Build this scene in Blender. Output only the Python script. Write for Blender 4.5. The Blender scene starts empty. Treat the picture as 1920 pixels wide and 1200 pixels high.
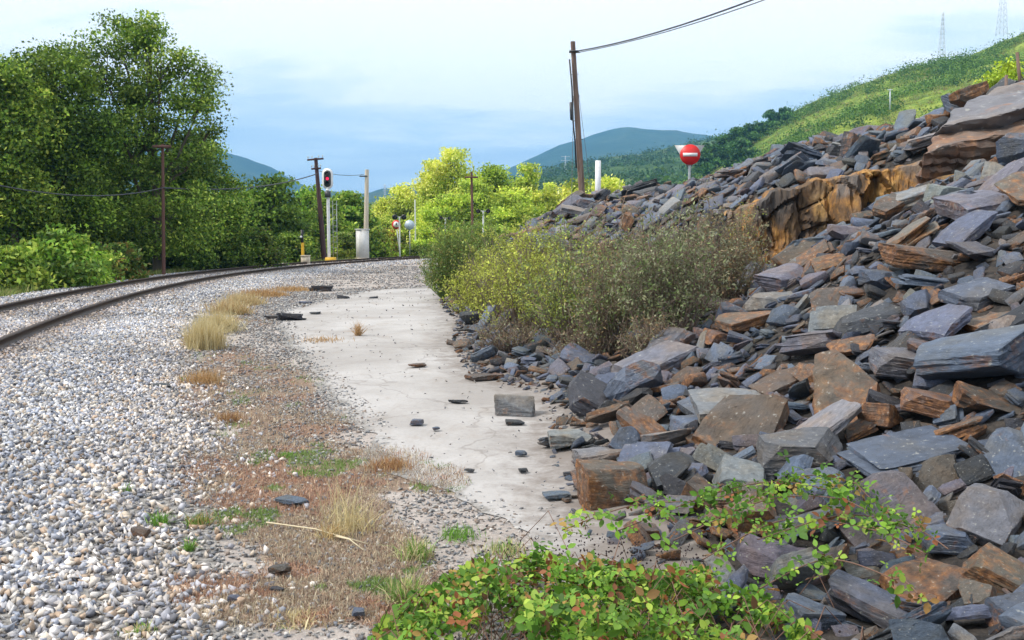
import bpy, bmesh, math, random
import numpy as np
from mathutils import Vector, Matrix, Euler, noise as mnoise
random.seed(7); rng = np.random.default_rng(7)
sc = bpy.context.scene
COL = sc.collection
R = math.radians
# ------------------------------------------------------------------ camera
F = 1850.0; EYE = 1.6; PITCH = math.atan(160/F)
cam_d = bpy.data.cameras.new('camera'); cam = bpy.data.objects.new('camera', cam_d); COL.objects.link(cam)
cam_d.sensor_width = 36; cam_d.lens = F*36/1920; cam_d.clip_start = .05; cam_d.clip_end = 20000
cam.location = (0, 0, EYE); cam.rotation_euler = (math.pi/2-PITCH, 0, 0); sc.camera = cam
def ray(px, py):
    u = (px-960)/F; v = (600-py)/F
    return np.array([u, v*math.sin(PITCH)+math.cos(PITCH), v*math.cos(PITCH)-math.sin(PITCH)])
def at(px, py, Y):
    d = ray(px, py); return Vector((d[0]/d[1]*Y, Y, EYE+d[2]/d[1]*Y))
def proj(x, y, z):
    dz = z-EYE; fw = y*math.cos(PITCH)-dz*math.sin(PITCH); up = y*math.sin(PITCH)+dz*math.cos(PITCH)
    return 960+F*x/fw, 600-F*up/fw, fw
def sstep(t): t = np.clip(t, 0, 1); return t*t*(3-2*t)
def vnoise(x, y, s, seed=0):
    x = np.asarray(x, float)/s+seed*17.3; y = np.asarray(y, float)/s-seed*9.1
    xi = np.floor(x); yi = np.floor(y); fx = x-xi; fy = y-yi; fx = fx*fx*(3-2*fx); fy = fy*fy*(3-2*fy)
    def h(a, b):
        q = np.sin(a*127.1+b*311.7)*43758.5453; return q-np.floor(q)
    return (h(xi, yi)*(1-fx)+h(xi+1, yi)*fx)*(1-fy)+(h(xi, yi+1)*(1-fx)+h(xi+1, yi+1)*fx)*fy
def fbm(x, y, s, seed=0, o=4):
    r = 0; a = .5
    for k in range(o): r = r+a*vnoise(x, y, s/2**k, seed+k); a *= .5
    return r/(1-.5**o)
# ------------------------------------------------------------------ mesh helpers
def mk_mesh(name, V, Fs, tint=None, lp=None, smooth=False):
    me = bpy.data.meshes.new(name); V = np.asarray(V, np.float32)
    me.vertices.add(len(V)); me.vertices.foreach_set('co', V.ravel())
    Fs = Fs if isinstance(Fs, list) else [Fs]
    Fs = [np.asarray(f, np.int32) for f in Fs if len(f)]
    idx = np.concatenate([f.ravel() for f in Fs]); tot = np.concatenate([np.full(len(f), f.shape[1], np.int32) for f in Fs])
    st = np.concatenate([[0], np.cumsum(tot)[:-1]]).astype(np.int32)
    me.loops.add(len(idx)); me.loops.foreach_set('vertex_index', idx)
    me.polygons.add(len(tot)); me.polygons.foreach_set('loop_start', st)
    if smooth: me.polygons.foreach_set('use_smooth', np.ones(len(tot), bool))
    me.update(calc_edges=True)
    if tint is not None:
        a = me.attributes.new('tint', 'FLOAT_COLOR', 'POINT'); t = np.asarray(tint, np.float32)
        if t.ndim == 1: t = np.tile(t, (len(V), 1))
        a.data.foreach_set('color', t.ravel())
    if lp is not None:
        a = me.attributes.new('lp', 'FLOAT_VECTOR', 'POINT'); a.data.foreach_set('vector', np.asarray(lp, np.float32).ravel())
    return me
def tag(o, label=None, cat=None, group=None, kind=None):
    if label: o['label'] = label
    if cat: o['category'] = cat
    if group: o['group'] = group
    if kind: o['kind'] = kind
    return o
def obj(name, me, mat=None, parent=None, loc=(0, 0, 0)):
    o = bpy.data.objects.new(name, me); COL.objects.link(o); o.location = loc
    if mat is not None and not me.materials: me.materials.append(mat)
    if parent: o.parent = parent
    return o
def empty(name, loc, rz=0):
    o = bpy.data.objects.new(name, None); COL.objects.link(o); o.location = loc; o.rotation_euler = (0, 0, rz); o.empty_display_size = .2
    return o
class MB:
    """collects boxes / tubes / discs into one mesh"""
    def __init__(s): s.V = []; s.F4 = []; s.F3 = []; s.Fn = []; s.n = 0
    def add(s, V, quads=(), tris=()):
        s.V.append(np.asarray(V, float)); s.F4 += [tuple(i+s.n for i in q) for q in quads]; s.F3 += [tuple(i+s.n for i in q) for q in tris]; s.n += len(V)
    def box(s, c, d, rz=0, rx=0, ry=0, taper=1):
        x, y, z = [k/2 for k in d]
        P = [(-x, -y, -z), (x, -y, -z), (x, y, -z), (-x, y, -z), (-x*taper, -y*taper, z), (x*taper, -y*taper, z), (x*taper, y*taper, z), (-x*taper, y*taper, z)]
        M = Euler((rx, ry, rz)).to_matrix(); c = Vector(c)
        s.add([tuple(M@Vector(p)+c) for p in P], [(0, 3, 2, 1), (4, 5, 6, 7), (0, 1, 5, 4), (1, 2, 6, 5), (2, 3, 7, 6), (3, 0, 4, 7)]); return s
    def tube(s, pts, rad, n=8, caps=True):
        pts = [Vector(p) for p in pts]; k = len(pts)
        if not hasattr(rad, '__len__'): rad = [rad]*k
        V = []
        a = None
        for i, p in enumerate(pts):
            t = (pts[min(i+1, k-1)]-pts[max(i-1, 0)]).normalized()
            if a is None: a = t.orthogonal().normalized()
            a = (a-t*a.dot(t)); a = a.normalized() if a.length > 1e-6 else t.orthogonal().normalized()
            b = t.cross(a)
            for j in range(n):
                w = 2*math.pi*j/n; V.append(tuple(p+(a*math.cos(w)+b*math.sin(w))*rad[i]))
        q = [(i*n+j, i*n+(j+1) % n, (i+1)*n+(j+1) % n, (i+1)*n+j) for i in range(k-1) for j in range(n)]
        tr = []
        if caps:
            V += [tuple(pts[0]), tuple(pts[-1])]
            tr = [(k*n, (j+1) % n, j) for j in range(n)]+[(k*n+1, (k-1)*n+j, (k-1)*n+(j+1) % n) for j in range(n)]
        s.add(V, q, tr); return s
    def prism(s, outline, c, axis_y=True, th=.02):
        """outline (x,z) in a vertical plane facing -y, thickness th"""
        n = len(outline); c = Vector(c)
        V = [(c.x+x, c.y-th/2, c.z+z) for x, z in outline]+[(c.x+x, c.y+th/2, c.z+z) for x, z in outline]+[(c.x, c.y-th/2, c.z), (c.x, c.y+th/2, c.z)]
        q = [(i, i+n, (i+1) % n+n, (i+1) % n) for i in range(n)]
        t = [(2*n, i, (i+1) % n) for i in range(n)]+[(2*n+1, (i+1) % n+n, i+n) for i in range(n)]
        s.add(V, q, t); return s
    def build(s, name, mat, parent=None, smooth=False, loc=(0, 0, 0)):
        fs = ([np.array(s.F4)] if s.F4 else [])+([np.array(s.F3)] if s.F3 else [])
        me = mk_mesh(name, np.concatenate(s.V), fs, smooth=smooth)
        if smooth: me.set_sharp_from_angle(angle=R(40))
        return obj(name, me, mat, parent, loc)
def circ(r, n=32, rz=None): return [(math.cos(2*math.pi*i/n)*r, math.sin(2*math.pi*i/n)*(rz or r)) for i in range(n)]
# ------------------------------------------------------------------ materials
def new_mat(name):
    m = bpy.data.materials.new(name); m.use_nodes = True; nt = m.node_tree; b = nt.nodes['Principled BSDF']; return m, nt, b
def N(nt, t, **kw):
    n = nt.nodes.new(t)
    for k, v in kw.items():
        if k[0] == '_': setattr(n, k[1:], v)
        else: n.inputs[k.replace('_', ' ')].default_value = v
    return n
def L(nt, a, b): nt.links.new(a, b)
def ramp(nt, src, stops):
    r = nt.nodes.new('ShaderNodeValToRGB'); e = r.color_ramp.elements
    while len(e) < len(stops): e.new(.5)
    for k, (p, c) in enumerate(stops):
        e[k].position = p; e[k].color = (c, c, c, 1) if not hasattr(c, '__len__') else (*c, 1)
    L(nt, src, r.inputs[0]); return r.outputs[0]
def mixc(nt, fac, a, b, mode='MIX'):
    m = nt.nodes.new('ShaderNodeMix'); m.data_type = 'RGBA'; m.blend_type = mode; m.clamp_factor = True
    for k, v in ((0, fac), (6, a), (7, b)):
        s = m.inputs[k]
        if hasattr(v, 'is_output'): L(nt, v, s)
        elif hasattr(v, '__len__'): s.default_value = (*v, 1)
        else: s.default_value = v if k == 0 else (v, v, v, 1)
    return m.outputs[2]
def mth(nt, op, a, b=0.0, clamp=False):
    m = nt.nodes.new('ShaderNodeMath'); m.operation = op; m.use_clamp = clamp
    for s, v in ((m.inputs[0], a), (m.inputs[1], b)):
        if hasattr(v, 'is_output'): L(nt, v, s)
        else: s.default_value = v
    return m.outputs[0]
def noise(nt, vec, scale, detail=4, rough=.55, dist=0):
    n = N(nt, 'ShaderNodeTexNoise', Scale=scale, Detail=detail, Roughness=rough, Distortion=dist)
    if vec is not None: L(nt, vec, n.inputs['Vector'])
    return n.outputs['Fac']
def bump(nt, b, h, strength=.5, dist=.02, prev=None):
    n = N(nt, 'ShaderNodeBump', Strength=strength, Distance=dist); L(nt, h, n.inputs['Height'])
    if prev is not None: L(nt, prev, n.inputs['Normal'])
    if b is not None: L(nt, n.outputs[0], b.inputs['Normal'])
    return n.outputs[0]
def mapping(nt, src, scale=(1, 1, 1), rot=(0, 0, 0)):
    m = nt.nodes.new('ShaderNodeMapping'); m.inputs['Scale'].default_value = scale; m.inputs['Rotation'].default_value = rot
    L(nt, src, m.inputs[0]); return m.outputs[0]
def attr(nt, name): return N(nt, 'ShaderNodeAttribute', _attribute_name=name)
def geo(nt): return nt.nodes.new('ShaderNodeNewGeometry').outputs['Position']

def simple(name, col, rough=.6, metal=0, var=.25, vs=8, dirt=None, bumpk=.15, streak=False):
    m, nt, b = new_mat(name); tc = nt.nodes.new('ShaderNodeTexCoord').outputs['Object']
    v = mapping(nt, tc, (1, 1, .12)) if streak else tc
    n = noise(nt, v, vs, 5, .6)
    c = mixc(nt, ramp(nt, n, [(.3, 0), (.7, 1)]), tuple(k*(1-var) for k in col), tuple(min(1, k*(1+var*.5)) for k in col))
    if dirt: c = mixc(nt, ramp(nt, noise(nt, v, vs*2.3, 6, .7), [(.52, 0), (.7, .8)]), c, dirt)
    L(nt, c, b.inputs['Base Color']); b.inputs['Roughness'].default_value = rough; b.inputs['Metallic'].default_value = metal
    bump(nt, b, noise(nt, v, vs*6, 4), bumpk, .01); return m
def leaf_mat(name, trans=.35, rough=.55, sat=1.0):
    m, nt, b = new_mat(name); a = attr(nt, 'tint').outputs['Color']
    L(nt, a, b.inputs['Base Color']); b.inputs['Roughness'].default_value = rough; b.inputs['Specular IOR Level'].default_value = .25
    t = N(nt, 'ShaderNodeBsdfTranslucent'); L(nt, a, t.inputs['Color'])
    mx = nt.nodes.new('ShaderNodeMixShader'); mx.inputs[0].default_value = trans
    L(nt, b.outputs[0], mx.inputs[1]); L(nt, t.outputs[0], mx.inputs[2]); L(nt, mx.outputs[0], nt.nodes['Material Output'].inputs[0]); return m
M_leaf = leaf_mat('foliage', .28); M_twig = simple('twig_bark', (.22, .16, .12), .85, vs=20)
M_bark = simple('bark', (.12, .095, .07), .9, vs=6, bumpk=.6, streak=True)
M_dry = leaf_mat('dry_stalks', .2, .8)

def rock_mat():
    m, nt, b = new_mat('slate_rock'); A = attr(nt, 'tint'); lp = attr(nt, 'lp').outputs['Vector']
    tint = A.outputs['Color']; rust = A.outputs['Alpha']
    n1 = noise(nt, lp, 2.0, 6, .65, .5); n2 = noise(nt, lp, 4.5, 6, .65); 
    st = noise(nt, mapping(nt, lp, (1.1, 1.1, 9)), 2.4, 6, .62, .5)
    fl = noise(nt, mapping(nt, lp, (1, 2.5, 5)), 7, 6, .7, .3)
    c = mixc(nt, ramp(nt, n2, [(.3, 0), (.72, 1)]), .72, 1.35)
    base = mixc(nt, 1.0, tint, c, 'MULTIPLY')
    warm = mixc(nt, 1.0, base, (1.25, 1.0, .74), 'MULTIPLY')
    base = mixc(nt, ramp(nt, noise(nt, lp, .9, 3), [(.45, 0), (.62, .8)]), base, warm)
    # rust: where n1 exceeds a level set by the rock's own rust amount
    rcol = ramp(nt, n2, [(.30, (.06, .03, .02)), (.49, (.21, .085, .03)), (.70, (.50, .22, .06))])
    lvl = mth(nt, 'SUBTRACT', mth(nt, 'ADD', n1, mth(nt, 'MULTIPLY', st, .35)), mth(nt, 'SUBTRACT', 1.26, mth(nt, 'ADD', mth(nt, 'MULTIPLY', rust, .52), mth(nt, 'MULTIPLY', noise(nt, geo(nt), 1.7, 4), .56))))
    rf = mth(nt, 'MULTIPLY', mth(nt, 'MULTIPLY', lvl, 4.5, True), .8)
    c = mixc(nt, rf, base, rcol)
    c = mixc(nt, ramp(nt, st, [(.36, .5), (.44, 0)]), c, mixc(nt, 1.0, c, .5, 'MULTIPLY'))
    li = ramp(nt, noise(nt, lp, 9, 3, .5), [(.64, 0), (.70, .55)])
    c = mixc(nt, li, c, (.36, .36, .33))
    L(nt, c, b.inputs['Base Color']); b.inputs['Specular IOR Level'].default_value = .45
    L(nt, ramp(nt, n2, [(.2, .42), (.8, .75)]), b.inputs['Roughness'])
    p = bump(nt, None, st, .5, .05); p = bump(nt, None, fl, .5, .03, p); bump(nt, b, noise(nt, lp, 30, 4, .7), .35, .012, p)
    return m
M_rock = rock_mat()
def stone_mat(name, rough=.7):
    m, nt, b = new_mat(name); tint = attr(nt, 'tint').outputs['Color']; g = geo(nt)
    c = mixc(nt, 1.0, tint, mixc(nt, ramp(nt, noise(nt, g, 40, 4, .7), [(.3, 0), (.7, 1)]), .75, 1.15), 'MULTIPLY')
    L(nt, c, b.inputs['Base Color']); b.inputs['Roughness'].default_value = rough
    bump(nt, b, noise(nt, g, 90, 3), .3, .006); return m
M_stone = stone_mat('ballast_stone')
def ground_mat():
    m, nt, b = new_mat('ground'); g = geo(nt); A = attr(nt, 'tint')  # R heap, G grass, B ballast, A weeds soil
    sep = nt.nodes.new('ShaderNodeSeparateColor'); L(nt, A.outputs['Color'], sep.inputs[0])
    n1 = noise(nt, g, 1.1, 6, .65); n2 = noise(nt, g, 14, 5, .7); n3 = noise(nt, g, 60, 3, .7)
    dirt = mixc(nt, ramp(nt, n1, [(.35, 0), (.65, 1)]), (.32, .275, .25), (.46, .41, .38))
    dirt = mixc(nt, ramp(nt, n2, [(.5, 0), (.64, .7)]), dirt, (.17, .17, .18))
    dirt = mixc(nt, ramp(nt, n3, [(.55, 0), (.65, .7)]), dirt, (.52, .5, .47))
    def msk(s): return mth(nt, 'MULTIPLY', mth(nt, 'SUBTRACT', mth(nt, 'ADD', s, mth(nt, 'MULTIPLY', n2, .5)), .6), 5, True)
    bal = mixc(nt, ramp(nt, noise(nt, g, 22, 4, .8), [(.38, 0), (.55, 1)]), (.13, .12, .115), (.47, .45, .43))
    bal = mixc(nt, 1.0, bal, .7, 'MULTIPLY'); c = mixc(nt, msk(sep.outputs[2]), dirt, bal)
    wd = mixc(nt, ramp(nt, n2, [(.35, 0), (.65, 1)]), (.18, .125, .095), (.31, .235, .185))
    c = mixc(nt, msk(A.outputs['Alpha']), c, wd)
    hp = mixc(nt, ramp(nt, n2, [(.35, 0), (.62, 1)]), (.022, .022, .024), (.07, .06, .053))
    c = mixc(nt, msk(sep.outputs[0]), c, hp)
    gr = mixc(nt, ramp(nt, noise(nt, g, 3, 6, .7), [(.35, 0), (.65, 1)]), (.035, .06, .015), (.12, .16, .03))
    c = mixc(nt, msk(sep.outputs[1]), c, gr)
    L(nt, c, b.inputs['Base Color']); b.inputs['Roughness'].default_value = .95; b.inputs['Specular IOR Level'].default_value = .2
    p = bump(nt, None, n2, .6, .04); bump(nt, b, noise(nt, g, 45, 4, .7), .6, .02, p); return m
def concrete_mat():
    m, nt, b = new_mat('concrete'); g = geo(nt)
    c = mixc(nt, ramp(nt, noise(nt, g, .55, 6, .6, .5), [(.36, 0), (.62, 1)]), (.29, .27, .258), (.42, .405, .40))
    c = mixc(nt, ramp(nt, noise(nt, mapping(nt, g, (1, .35, 1)), 2.2, 6, .7, .8), [(.53, 0), (.68, .55)]), c, (.30, .26, .23))
    c = mixc(nt, ramp(nt, noise(nt, g, 26, 6, .8), [(.52, 0), (.66, .5)]), c, (.23, .22, .215))
    v = N(nt, 'ShaderNodeTexVoronoi', _feature='DISTANCE_TO_EDGE', Scale=.33)
    wv = nt.nodes.new('ShaderNodeVectorMath'); wv.operation = 'ADD'; L(nt, g, wv.inputs[0])
    nn = N(nt, 'ShaderNodeTexNoise', Scale=2.5, Detail=5); L(nt, g, nn.inputs['Vector'])
    sc_ = nt.nodes.new('ShaderNodeVectorMath'); sc_.operation = 'SCALE'; sc_.inputs[3].default_value = .6; L(nt, nn.outputs['Color'], sc_.inputs[0]); L(nt, sc_.outputs[0], wv.inputs[1]); L(nt, wv.outputs[0], v.inputs['Vector'])
    cr = ramp(nt, v.outputs['Distance'], [(.0, 1), (.007, 0)])
    c = mixc(nt, mth(nt, 'MULTIPLY', cr, .45), c, (.13, .11, .095))
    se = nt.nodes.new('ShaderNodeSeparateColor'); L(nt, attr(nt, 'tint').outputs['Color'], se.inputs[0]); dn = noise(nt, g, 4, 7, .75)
    soil = mixc(nt, ramp(nt, noise(nt, g, 30, 5, .8), [(.4, 0), (.6, 1)]), (.14, .135, .13), (.30, .28, .26))
    c = mixc(nt, mth(nt, 'MULTIPLY', mth(nt, 'SUBTRACT', mth(nt, 'ADD', mth(nt, 'MULTIPLY', se.outputs[0], .75), dn), .92), 7, True), c, soil)
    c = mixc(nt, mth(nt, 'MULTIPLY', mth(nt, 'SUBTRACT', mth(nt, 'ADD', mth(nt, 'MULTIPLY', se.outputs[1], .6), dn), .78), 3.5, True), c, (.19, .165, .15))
    L(nt, c, b.inputs['Base Color']); b.inputs['Roughness'].default_value = .9
    p = bump(nt, None, noise(nt, g, 2.5, 5, .6), .5, .05); bump(nt, b, noise(nt, g, 60, 4, .7), .35, .006, p); return m
def cliff_mat():
    m, nt, b = new_mat('ochre_cliff'); g = geo(nt)
    s = noise(nt, mapping(nt, g, (1, 1, .42)), 2.6, 7, .7, .6); s2 = noise(nt, mapping(nt, g, (1, 1, .3)), 9, 5, .7)
    c = ramp(nt, s, [(.28, (.035, .027, .024)), (.40, (.12, .07, .035)), (.48, (.36, .17, .04)), (.60, (.55, .31, .09)), (.8, (.36, .27, .17))])
    c = mixc(nt, ramp(nt, s2, [(.32, .6), (.48, 0)]), c, (.06, .045, .038))
    c = mixc(nt, ramp(nt, noise(nt, g, 1.2, 4), [(.53, 0), (.62, .75)]), c, (.16, .145, .14))
    c = mixc(nt, ramp(nt, noise(nt, g, .9, 5, .6), [(.40, .75), (.50, 0)]), c, (.05, .04, .035))
    L(nt, c, b.inputs['Base Color']); b.inputs['Roughness'].default_value = .7
    p = bump(nt, None, s, .8, .12); bump(nt, b, s2, .8, .05, p); return m
def hill_mat(name, cols, sc1, yfac=1.0):
    m, nt, b = new_mat(name); g = geo(nt)
    n1 = noise(nt, g, sc1, 6, .65, .5); n2 = noise(nt, g, sc1*7, 6, .75)
    c = ramp(nt, n1, [(.34, cols[0]), (.46, cols[1]), (.56, cols[2]), (.70, cols[3])])
    c = mixc(nt, ramp(nt, n2, [(.40, .75), (.56, 0)]), c, cols[0])
    L(nt, c, b.inputs['Base Color']); b.inputs['Roughness'].default_value = 1; b.inputs['Specular IOR Level'].default_value = .1
    bump(nt, b, n2, 1, 2/sc1*.02); return m
# ------------------------------------------------------------------ world and sun
SUN_EL, SUN_AZ = 50, 258     # azimuth clockwise from +Y: veiled sun high on the left
w = bpy.data.worlds.new('World'); sc.world = w; w.use_nodes = True; nt = w.node_tree
bg = nt.nodes['Background']; bg.inputs['Strength'].default_value = .1
sky = N(nt, 'ShaderNodeTexSky', _sky_type='NISHITA', _sun_disc=False, _sun_elevation=R(SUN_EL), _sun_rotation=R(SUN_AZ), _dust_density=2.0)
tc = nt.nodes.new('ShaderNodeTexCoord').outputs['Generated']
sp = nt.nodes.new('ShaderNodeSeparateXYZ'); L(nt, tc, sp.inputs[0])
zz = mth(nt, 'ADD', mth(nt, 'MAXIMUM', sp.outputs[2], 0), .14)
cb = nt.nodes.new('ShaderNodeCombineXYZ'); L(nt, mth(nt, 'DIVIDE', sp.outputs[0], zz), cb.inputs[0]); L(nt, mth(nt, 'DIVIDE', sp.outputs[1], zz), cb.inputs[1])
cv = mapping(nt, cb.outputs[0], (.55, 1.0, 1)); 
cl = noise(nt, cv, .9, 7, .55, .35); cl2 = noise(nt, cv, 2.6, 6, .6, .2)
mixn = mth(nt, 'ADD', mth(nt, 'MULTIPLY', cl, .7), mth(nt, 'MULTIPLY', cl2, .3))
elev = mth(nt, 'MULTIPLY', sp.outputs[2], 1.0)
lift = mth(nt, 'ADD', mixn, mth(nt, 'MULTIPLY', mth(nt, 'SUBTRACT', elev, .095), 1.9))
dp = nt.nodes.new('ShaderNodeVectorMath'); dp.operation = 'DOT_PRODUCT'; L(nt, tc, dp.inputs[0]); dp.inputs[1].default_value = Vector(ray(1020, -120)).normalized()
glow = mth(nt, 'MULTIPLY', mth(nt, 'POWER', mth(nt, 'MAXIMUM', dp.outputs['Value'], 0), 30), .13)
lift = mth(nt, 'ADD', lift, glow)
ccol = ramp(nt, lift, [(.30, (5.2, 6.6, 8.3)), (.46, (6.6, 7.9, 9.2)), (.57, (8.2, 9.6, 10.2)), (.67, (12.0, 12.2, 12.2))])
mx = mixc(nt, .90, sky.outputs[0], ccol)
L(nt, mx, bg.inputs[0])
sl = bpy.data.lights.new('sun', 'SUN'); sl.energy = 2.9; sl.angle = R(11); sl.color = (1, .93, .82)
so = bpy.data.objects.new('sun', sl); COL.objects.link(so)
az = R(SUN_AZ); el = R(SUN_EL); sd = Vector((math.sin(az)*math.cos(el), math.cos(az)*math.cos(el), math.sin(el)))
so.rotation_euler = (-sd).to_track_quat('-Z', 'Y').to_euler()
vs = sc.view_settings; vs.view_transform = 'Standard'; vs.look = 'None'; vs.gamma = 1; vs.exposure = 0.42
# ------------------------------------------------------------------ terrain
NR = [(-1.2, -6), (-3.2, 0), (-4.6, 5), (-5.75, 9), (-6.78, 13), (-7.7, 16.8), (-9.05, 24), (-9.95, 33), (-9.75, 42), (-8.55, 50), (-5.9, 60), (-1, 71), (6, 81), (16, 90), (30, 98)]
def catmull(P, step=.5):
    P = [Vector((*p, 0)) for p in P]; out = []
    for i in range(1, len(P)-2):
        n = max(2, int((P[i+1]-P[i]).length/step))
        for k in range(n):
            t = k/n; a, b, c, d = P[i-1], P[i], P[i+1], P[i+2]
            out.append(.5*((2*b)+(c-a)*t+(2*a-5*b+4*c-d)*t*t+(3*b-a-3*c+d)*t**3))
    out.append(P[-2]); return out
near_rail = catmull(NR)
for _ in range(10): near_rail = [near_rail[0]]+[(near_rail[i-1]+near_rail[i]*2+near_rail[i+1])/4 for i in range(1, len(near_rail)-1)]+[near_rail[-1]]
def offset(path, d):
    out = []
    for i, p in enumerate(path):
        t = (path[min(i+1, len(path)-1)]-path[max(i-1, 0)]).normalized(); out.append(p+Vector((-t.y, t.x, 0))*d)
    return out
centre = offset(near_rail, .87); far_rail = offset(near_rail, 1.74)
CP = np.array([(p.x, p.y) for p in centre])
CT = np.gradient(CP, axis=0); CT /= np.linalg.norm(CT, axis=1)[:, None]
def track_d(x, y):
    """signed distance to the track centre, positive on the camera side"""
    x = np.asarray(x, float).ravel(); y = np.asarray(y, float).ravel(); out = np.empty(len(x))
    for a in range(0, len(x), 4000):
        dx = x[a:a+4000, None]-CP[None, :, 0]; dy = y[a:a+4000, None]-CP[None, :, 1]
        k = np.argmin(dx*dx+dy*dy, 1); r = np.arange(len(k)); ddx = dx[r, k]; ddy = dy[r, k]
        cr = ddx*CT[k, 1]-ddy*CT[k, 0]; out[a:a+4000] = np.sign(cr)*np.hypot(ddx, ddy)
    return out
FY = [-5, 0, 3.0, 4, 5.4, 7.4, 8.6, 9.7, 10.5, 11.3, 14.5, 18.5, 23, 28, 36, 45, 60, 90]; FX = [2.0, 1.4, .95, .7, .42, .32, .42, .34, -.05, -.45, -.8, -1.0, -1.6, -1.8, -1.4, 0.0, 5, 16]
BY = [-4, 2.5, 3.9, 4.85, 6.4, 9.5, 14, 22.8, 28, 37, 49, 60, 66, 75, 90]; BX = [.2, -.9, -1.2, -1.65, -2.1, -3.2, -4.6, -6.4, -6.9, -7.1, -6.2, -3.6, -.5, 6, 18]
def foot_x(y): return np.interp(y, FY, FX)
def ball_x(y): return np.interp(y, BY, BX)
ctlA = [(1300,950,5.4),(1300,800,7.1),(1300,700,8.9),(1300,630,11.2),(1150,800,7.7),(1150,700,10),(1150,640,13),(1400,960,5.35),(1400,800,6.9),(1400,700,8.6),(1400,620,10.4),(1410,556,12.6),
        (1600,1100,4.5),(1600,950,5.2),(1600,800,6.4),(1600,700,7.5),(1600,600,8.8),(1600,508,10.5),(1600,450,12.5),(1500,512,12.7),(1800,1150,3.95),(1800,1000,4.7),(1800,850,5.5),(1800,700,6.6),(1800,550,8),
        (1800,400,10.3),(1760,372,12.6),(1920,1200,3.45),(1920,900,4.9),(1920,700,6),(1920,500,7.7),(1920,350,10),(1920,300,12.3),(2200,900,4.7),(2200,600,6.5),(2200,400,9),(2200,300,12)]
WA = [(2.6,14.6,.35),(3.7,15.4,.6),(5.2,15.9,1.2),(6.8,16.2,1.9),(0,12,.05),(0,16,.1),(1.3,17,.2),(2.6,19,.45),(3.6,18.6,.6),(-.9,24,.15),(.2,23,.35),(1.5,22,.6),(.2,5.6,.0),(.1,8,.0),(-.6,14,0),(-1,19,0),(-1.6,26,.05),
      (1.2,3.6,.03),(1.8,2.8,.12),(3,1.5,.6),(5,0,1.6),(7,4,2.2),(10,8,3.4),(12,14,4.2),(0.9,4.3,.02)]
ctlB = [(940,472,36),(1000,432,33),(1060,409,31),(1060,432,28),(1100,384,31),(1200,372,28),(1200,402,24),(1290,352,25.5),(1300,378,21.5),(1400,315,24.5),(1400,340,21),(1500,284,24),(1500,305,21),(1620,262,23.5),
        (1620,295,20),(1780,228,22),(1780,262,17.5),(1920,170,19),(2100,120,20),(1440,345,19.4),(1600,325,18.4),(1720,322,17.2)]
WB = [(-.9,24,.15),(.2,23,.35),(1.5,22,.7),(2.6,19,.7),(5,30,2.55),(10,31,3.3),(2,38,2.0),(-1.5,42,.3),(2,46,1.2),(8,44,2.0),(16,36,3.6),(16,20,6.0),(24,30,6.0),(5,60,.8),(14,60,1.6),(-1.6,30,.2),(-2,36,.1),(12,13.5,4.3),(24,12,8),(-1.6,48,.1)]
ctlA = [(a, b, d if (a < 1390 or d < 5.6) else 5.6+(d-5.6)*.78) for a, b, d in ctlA]+[(1740, 350, 13.9), (1850, 318, 14), (2000, 275, 14)]
def tps(ctl, W):
    P = [tuple(at(*c)) for c in ctl]+W; P = np.array(P); X = P[:, :2]; n = len(X)
    def U(d2): return d2*np.log(np.maximum(d2, 1e-9))*.5
    K = U(((X[:, None]-X[None])**2).sum(2))+np.eye(n)*.5; Q = np.hstack([np.ones((n, 1)), X])
    A = np.block([[K, Q], [Q.T, np.zeros((3, 3))]]); s = np.linalg.solve(A, np.concatenate([P[:, 2], np.zeros(3)]))
    def f(x, y):
        out = np.empty(len(x))
        for a in range(0, len(x), 8000):
            d2 = (x[a:a+8000, None]-X[None, :, 0])**2+(y[a:a+8000, None]-X[None, :, 1])**2
            out[a:a+8000] = U(d2)@s[:n]+s[n]+s[n+1]*x[a:a+8000]+s[n+2]*y[a:a+8000]
        return out
    return f
fA = tps(ctlA, WA); fB = tps(ctlB, WB)
WX = [-6, 0, 2.0, 4.5, 5.45, 6.4, 7.15, 8.5, 14, 40]; WY = [25, 23.5, 21.0, 19.0, 18.55, 18.0, 17.1, 15.6, 12.5, 10]   # cliff line
def height_raw(x, y):
    x = np.asarray(x, float); y = np.asarray(y, float); sh = x.shape; x = x.ravel(); y = y.ravel()
    d = track_d(x, y); ad = np.abs(d)
    xb = ball_x(y)
    right = .09*(1-sstep((d-1.9)/np.maximum(xb-np.interp(y, [p.y for p in centre], [p.x for p in centre])-1.4, 1.2)))
    left = .09-.55*sstep((ad-2.0)/4)
    z = np.where(d > 0, right, left); 
    z = z-.25*sstep((x-foot_x(y)-20)/30)*0
    wy = np.interp(x, WX, WY); wid = .3+4.0*sstep((4.6-x)/3)
    m = sstep((y-wy+wid/2)/wid)
    a = fA(x, y); b = fB(x, y)
    hp = np.maximum(a*(1-m)+b*m, 0)*sstep((x-foot_x(y)+.25)/.5)
    fade = (1-sstep((y-52)/25))*(1-sstep((x-24)/30))
    hp = np.clip(hp, 0, 9)*fade
    z = z*(1-sstep((x-foot_x(y)+.2)/2))+hp
    z = z+.03*(fbm(x, y, 1.6, 3)-.5)*sstep((ad-1.9)/1)
    far = sstep((np.hypot(x, y-20)-90)/300); z = z*(1-far)-1.0*far
    return z.reshape(sh)
def axis(lo, hi, st, far):
    a = list(np.arange(lo, hi+1e-6, st)); s = st
    while a[-1] < far: s *= 1.18; a.append(a[-1]+s)
    s = st
    while a[0] > -far: s *= 1.18; a.insert(0, a[0]-s)
    return np.array(a)
GX = axis(-14, 16, .2, 2900); GY = axis(-2, 42, .2, 2900)
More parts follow.
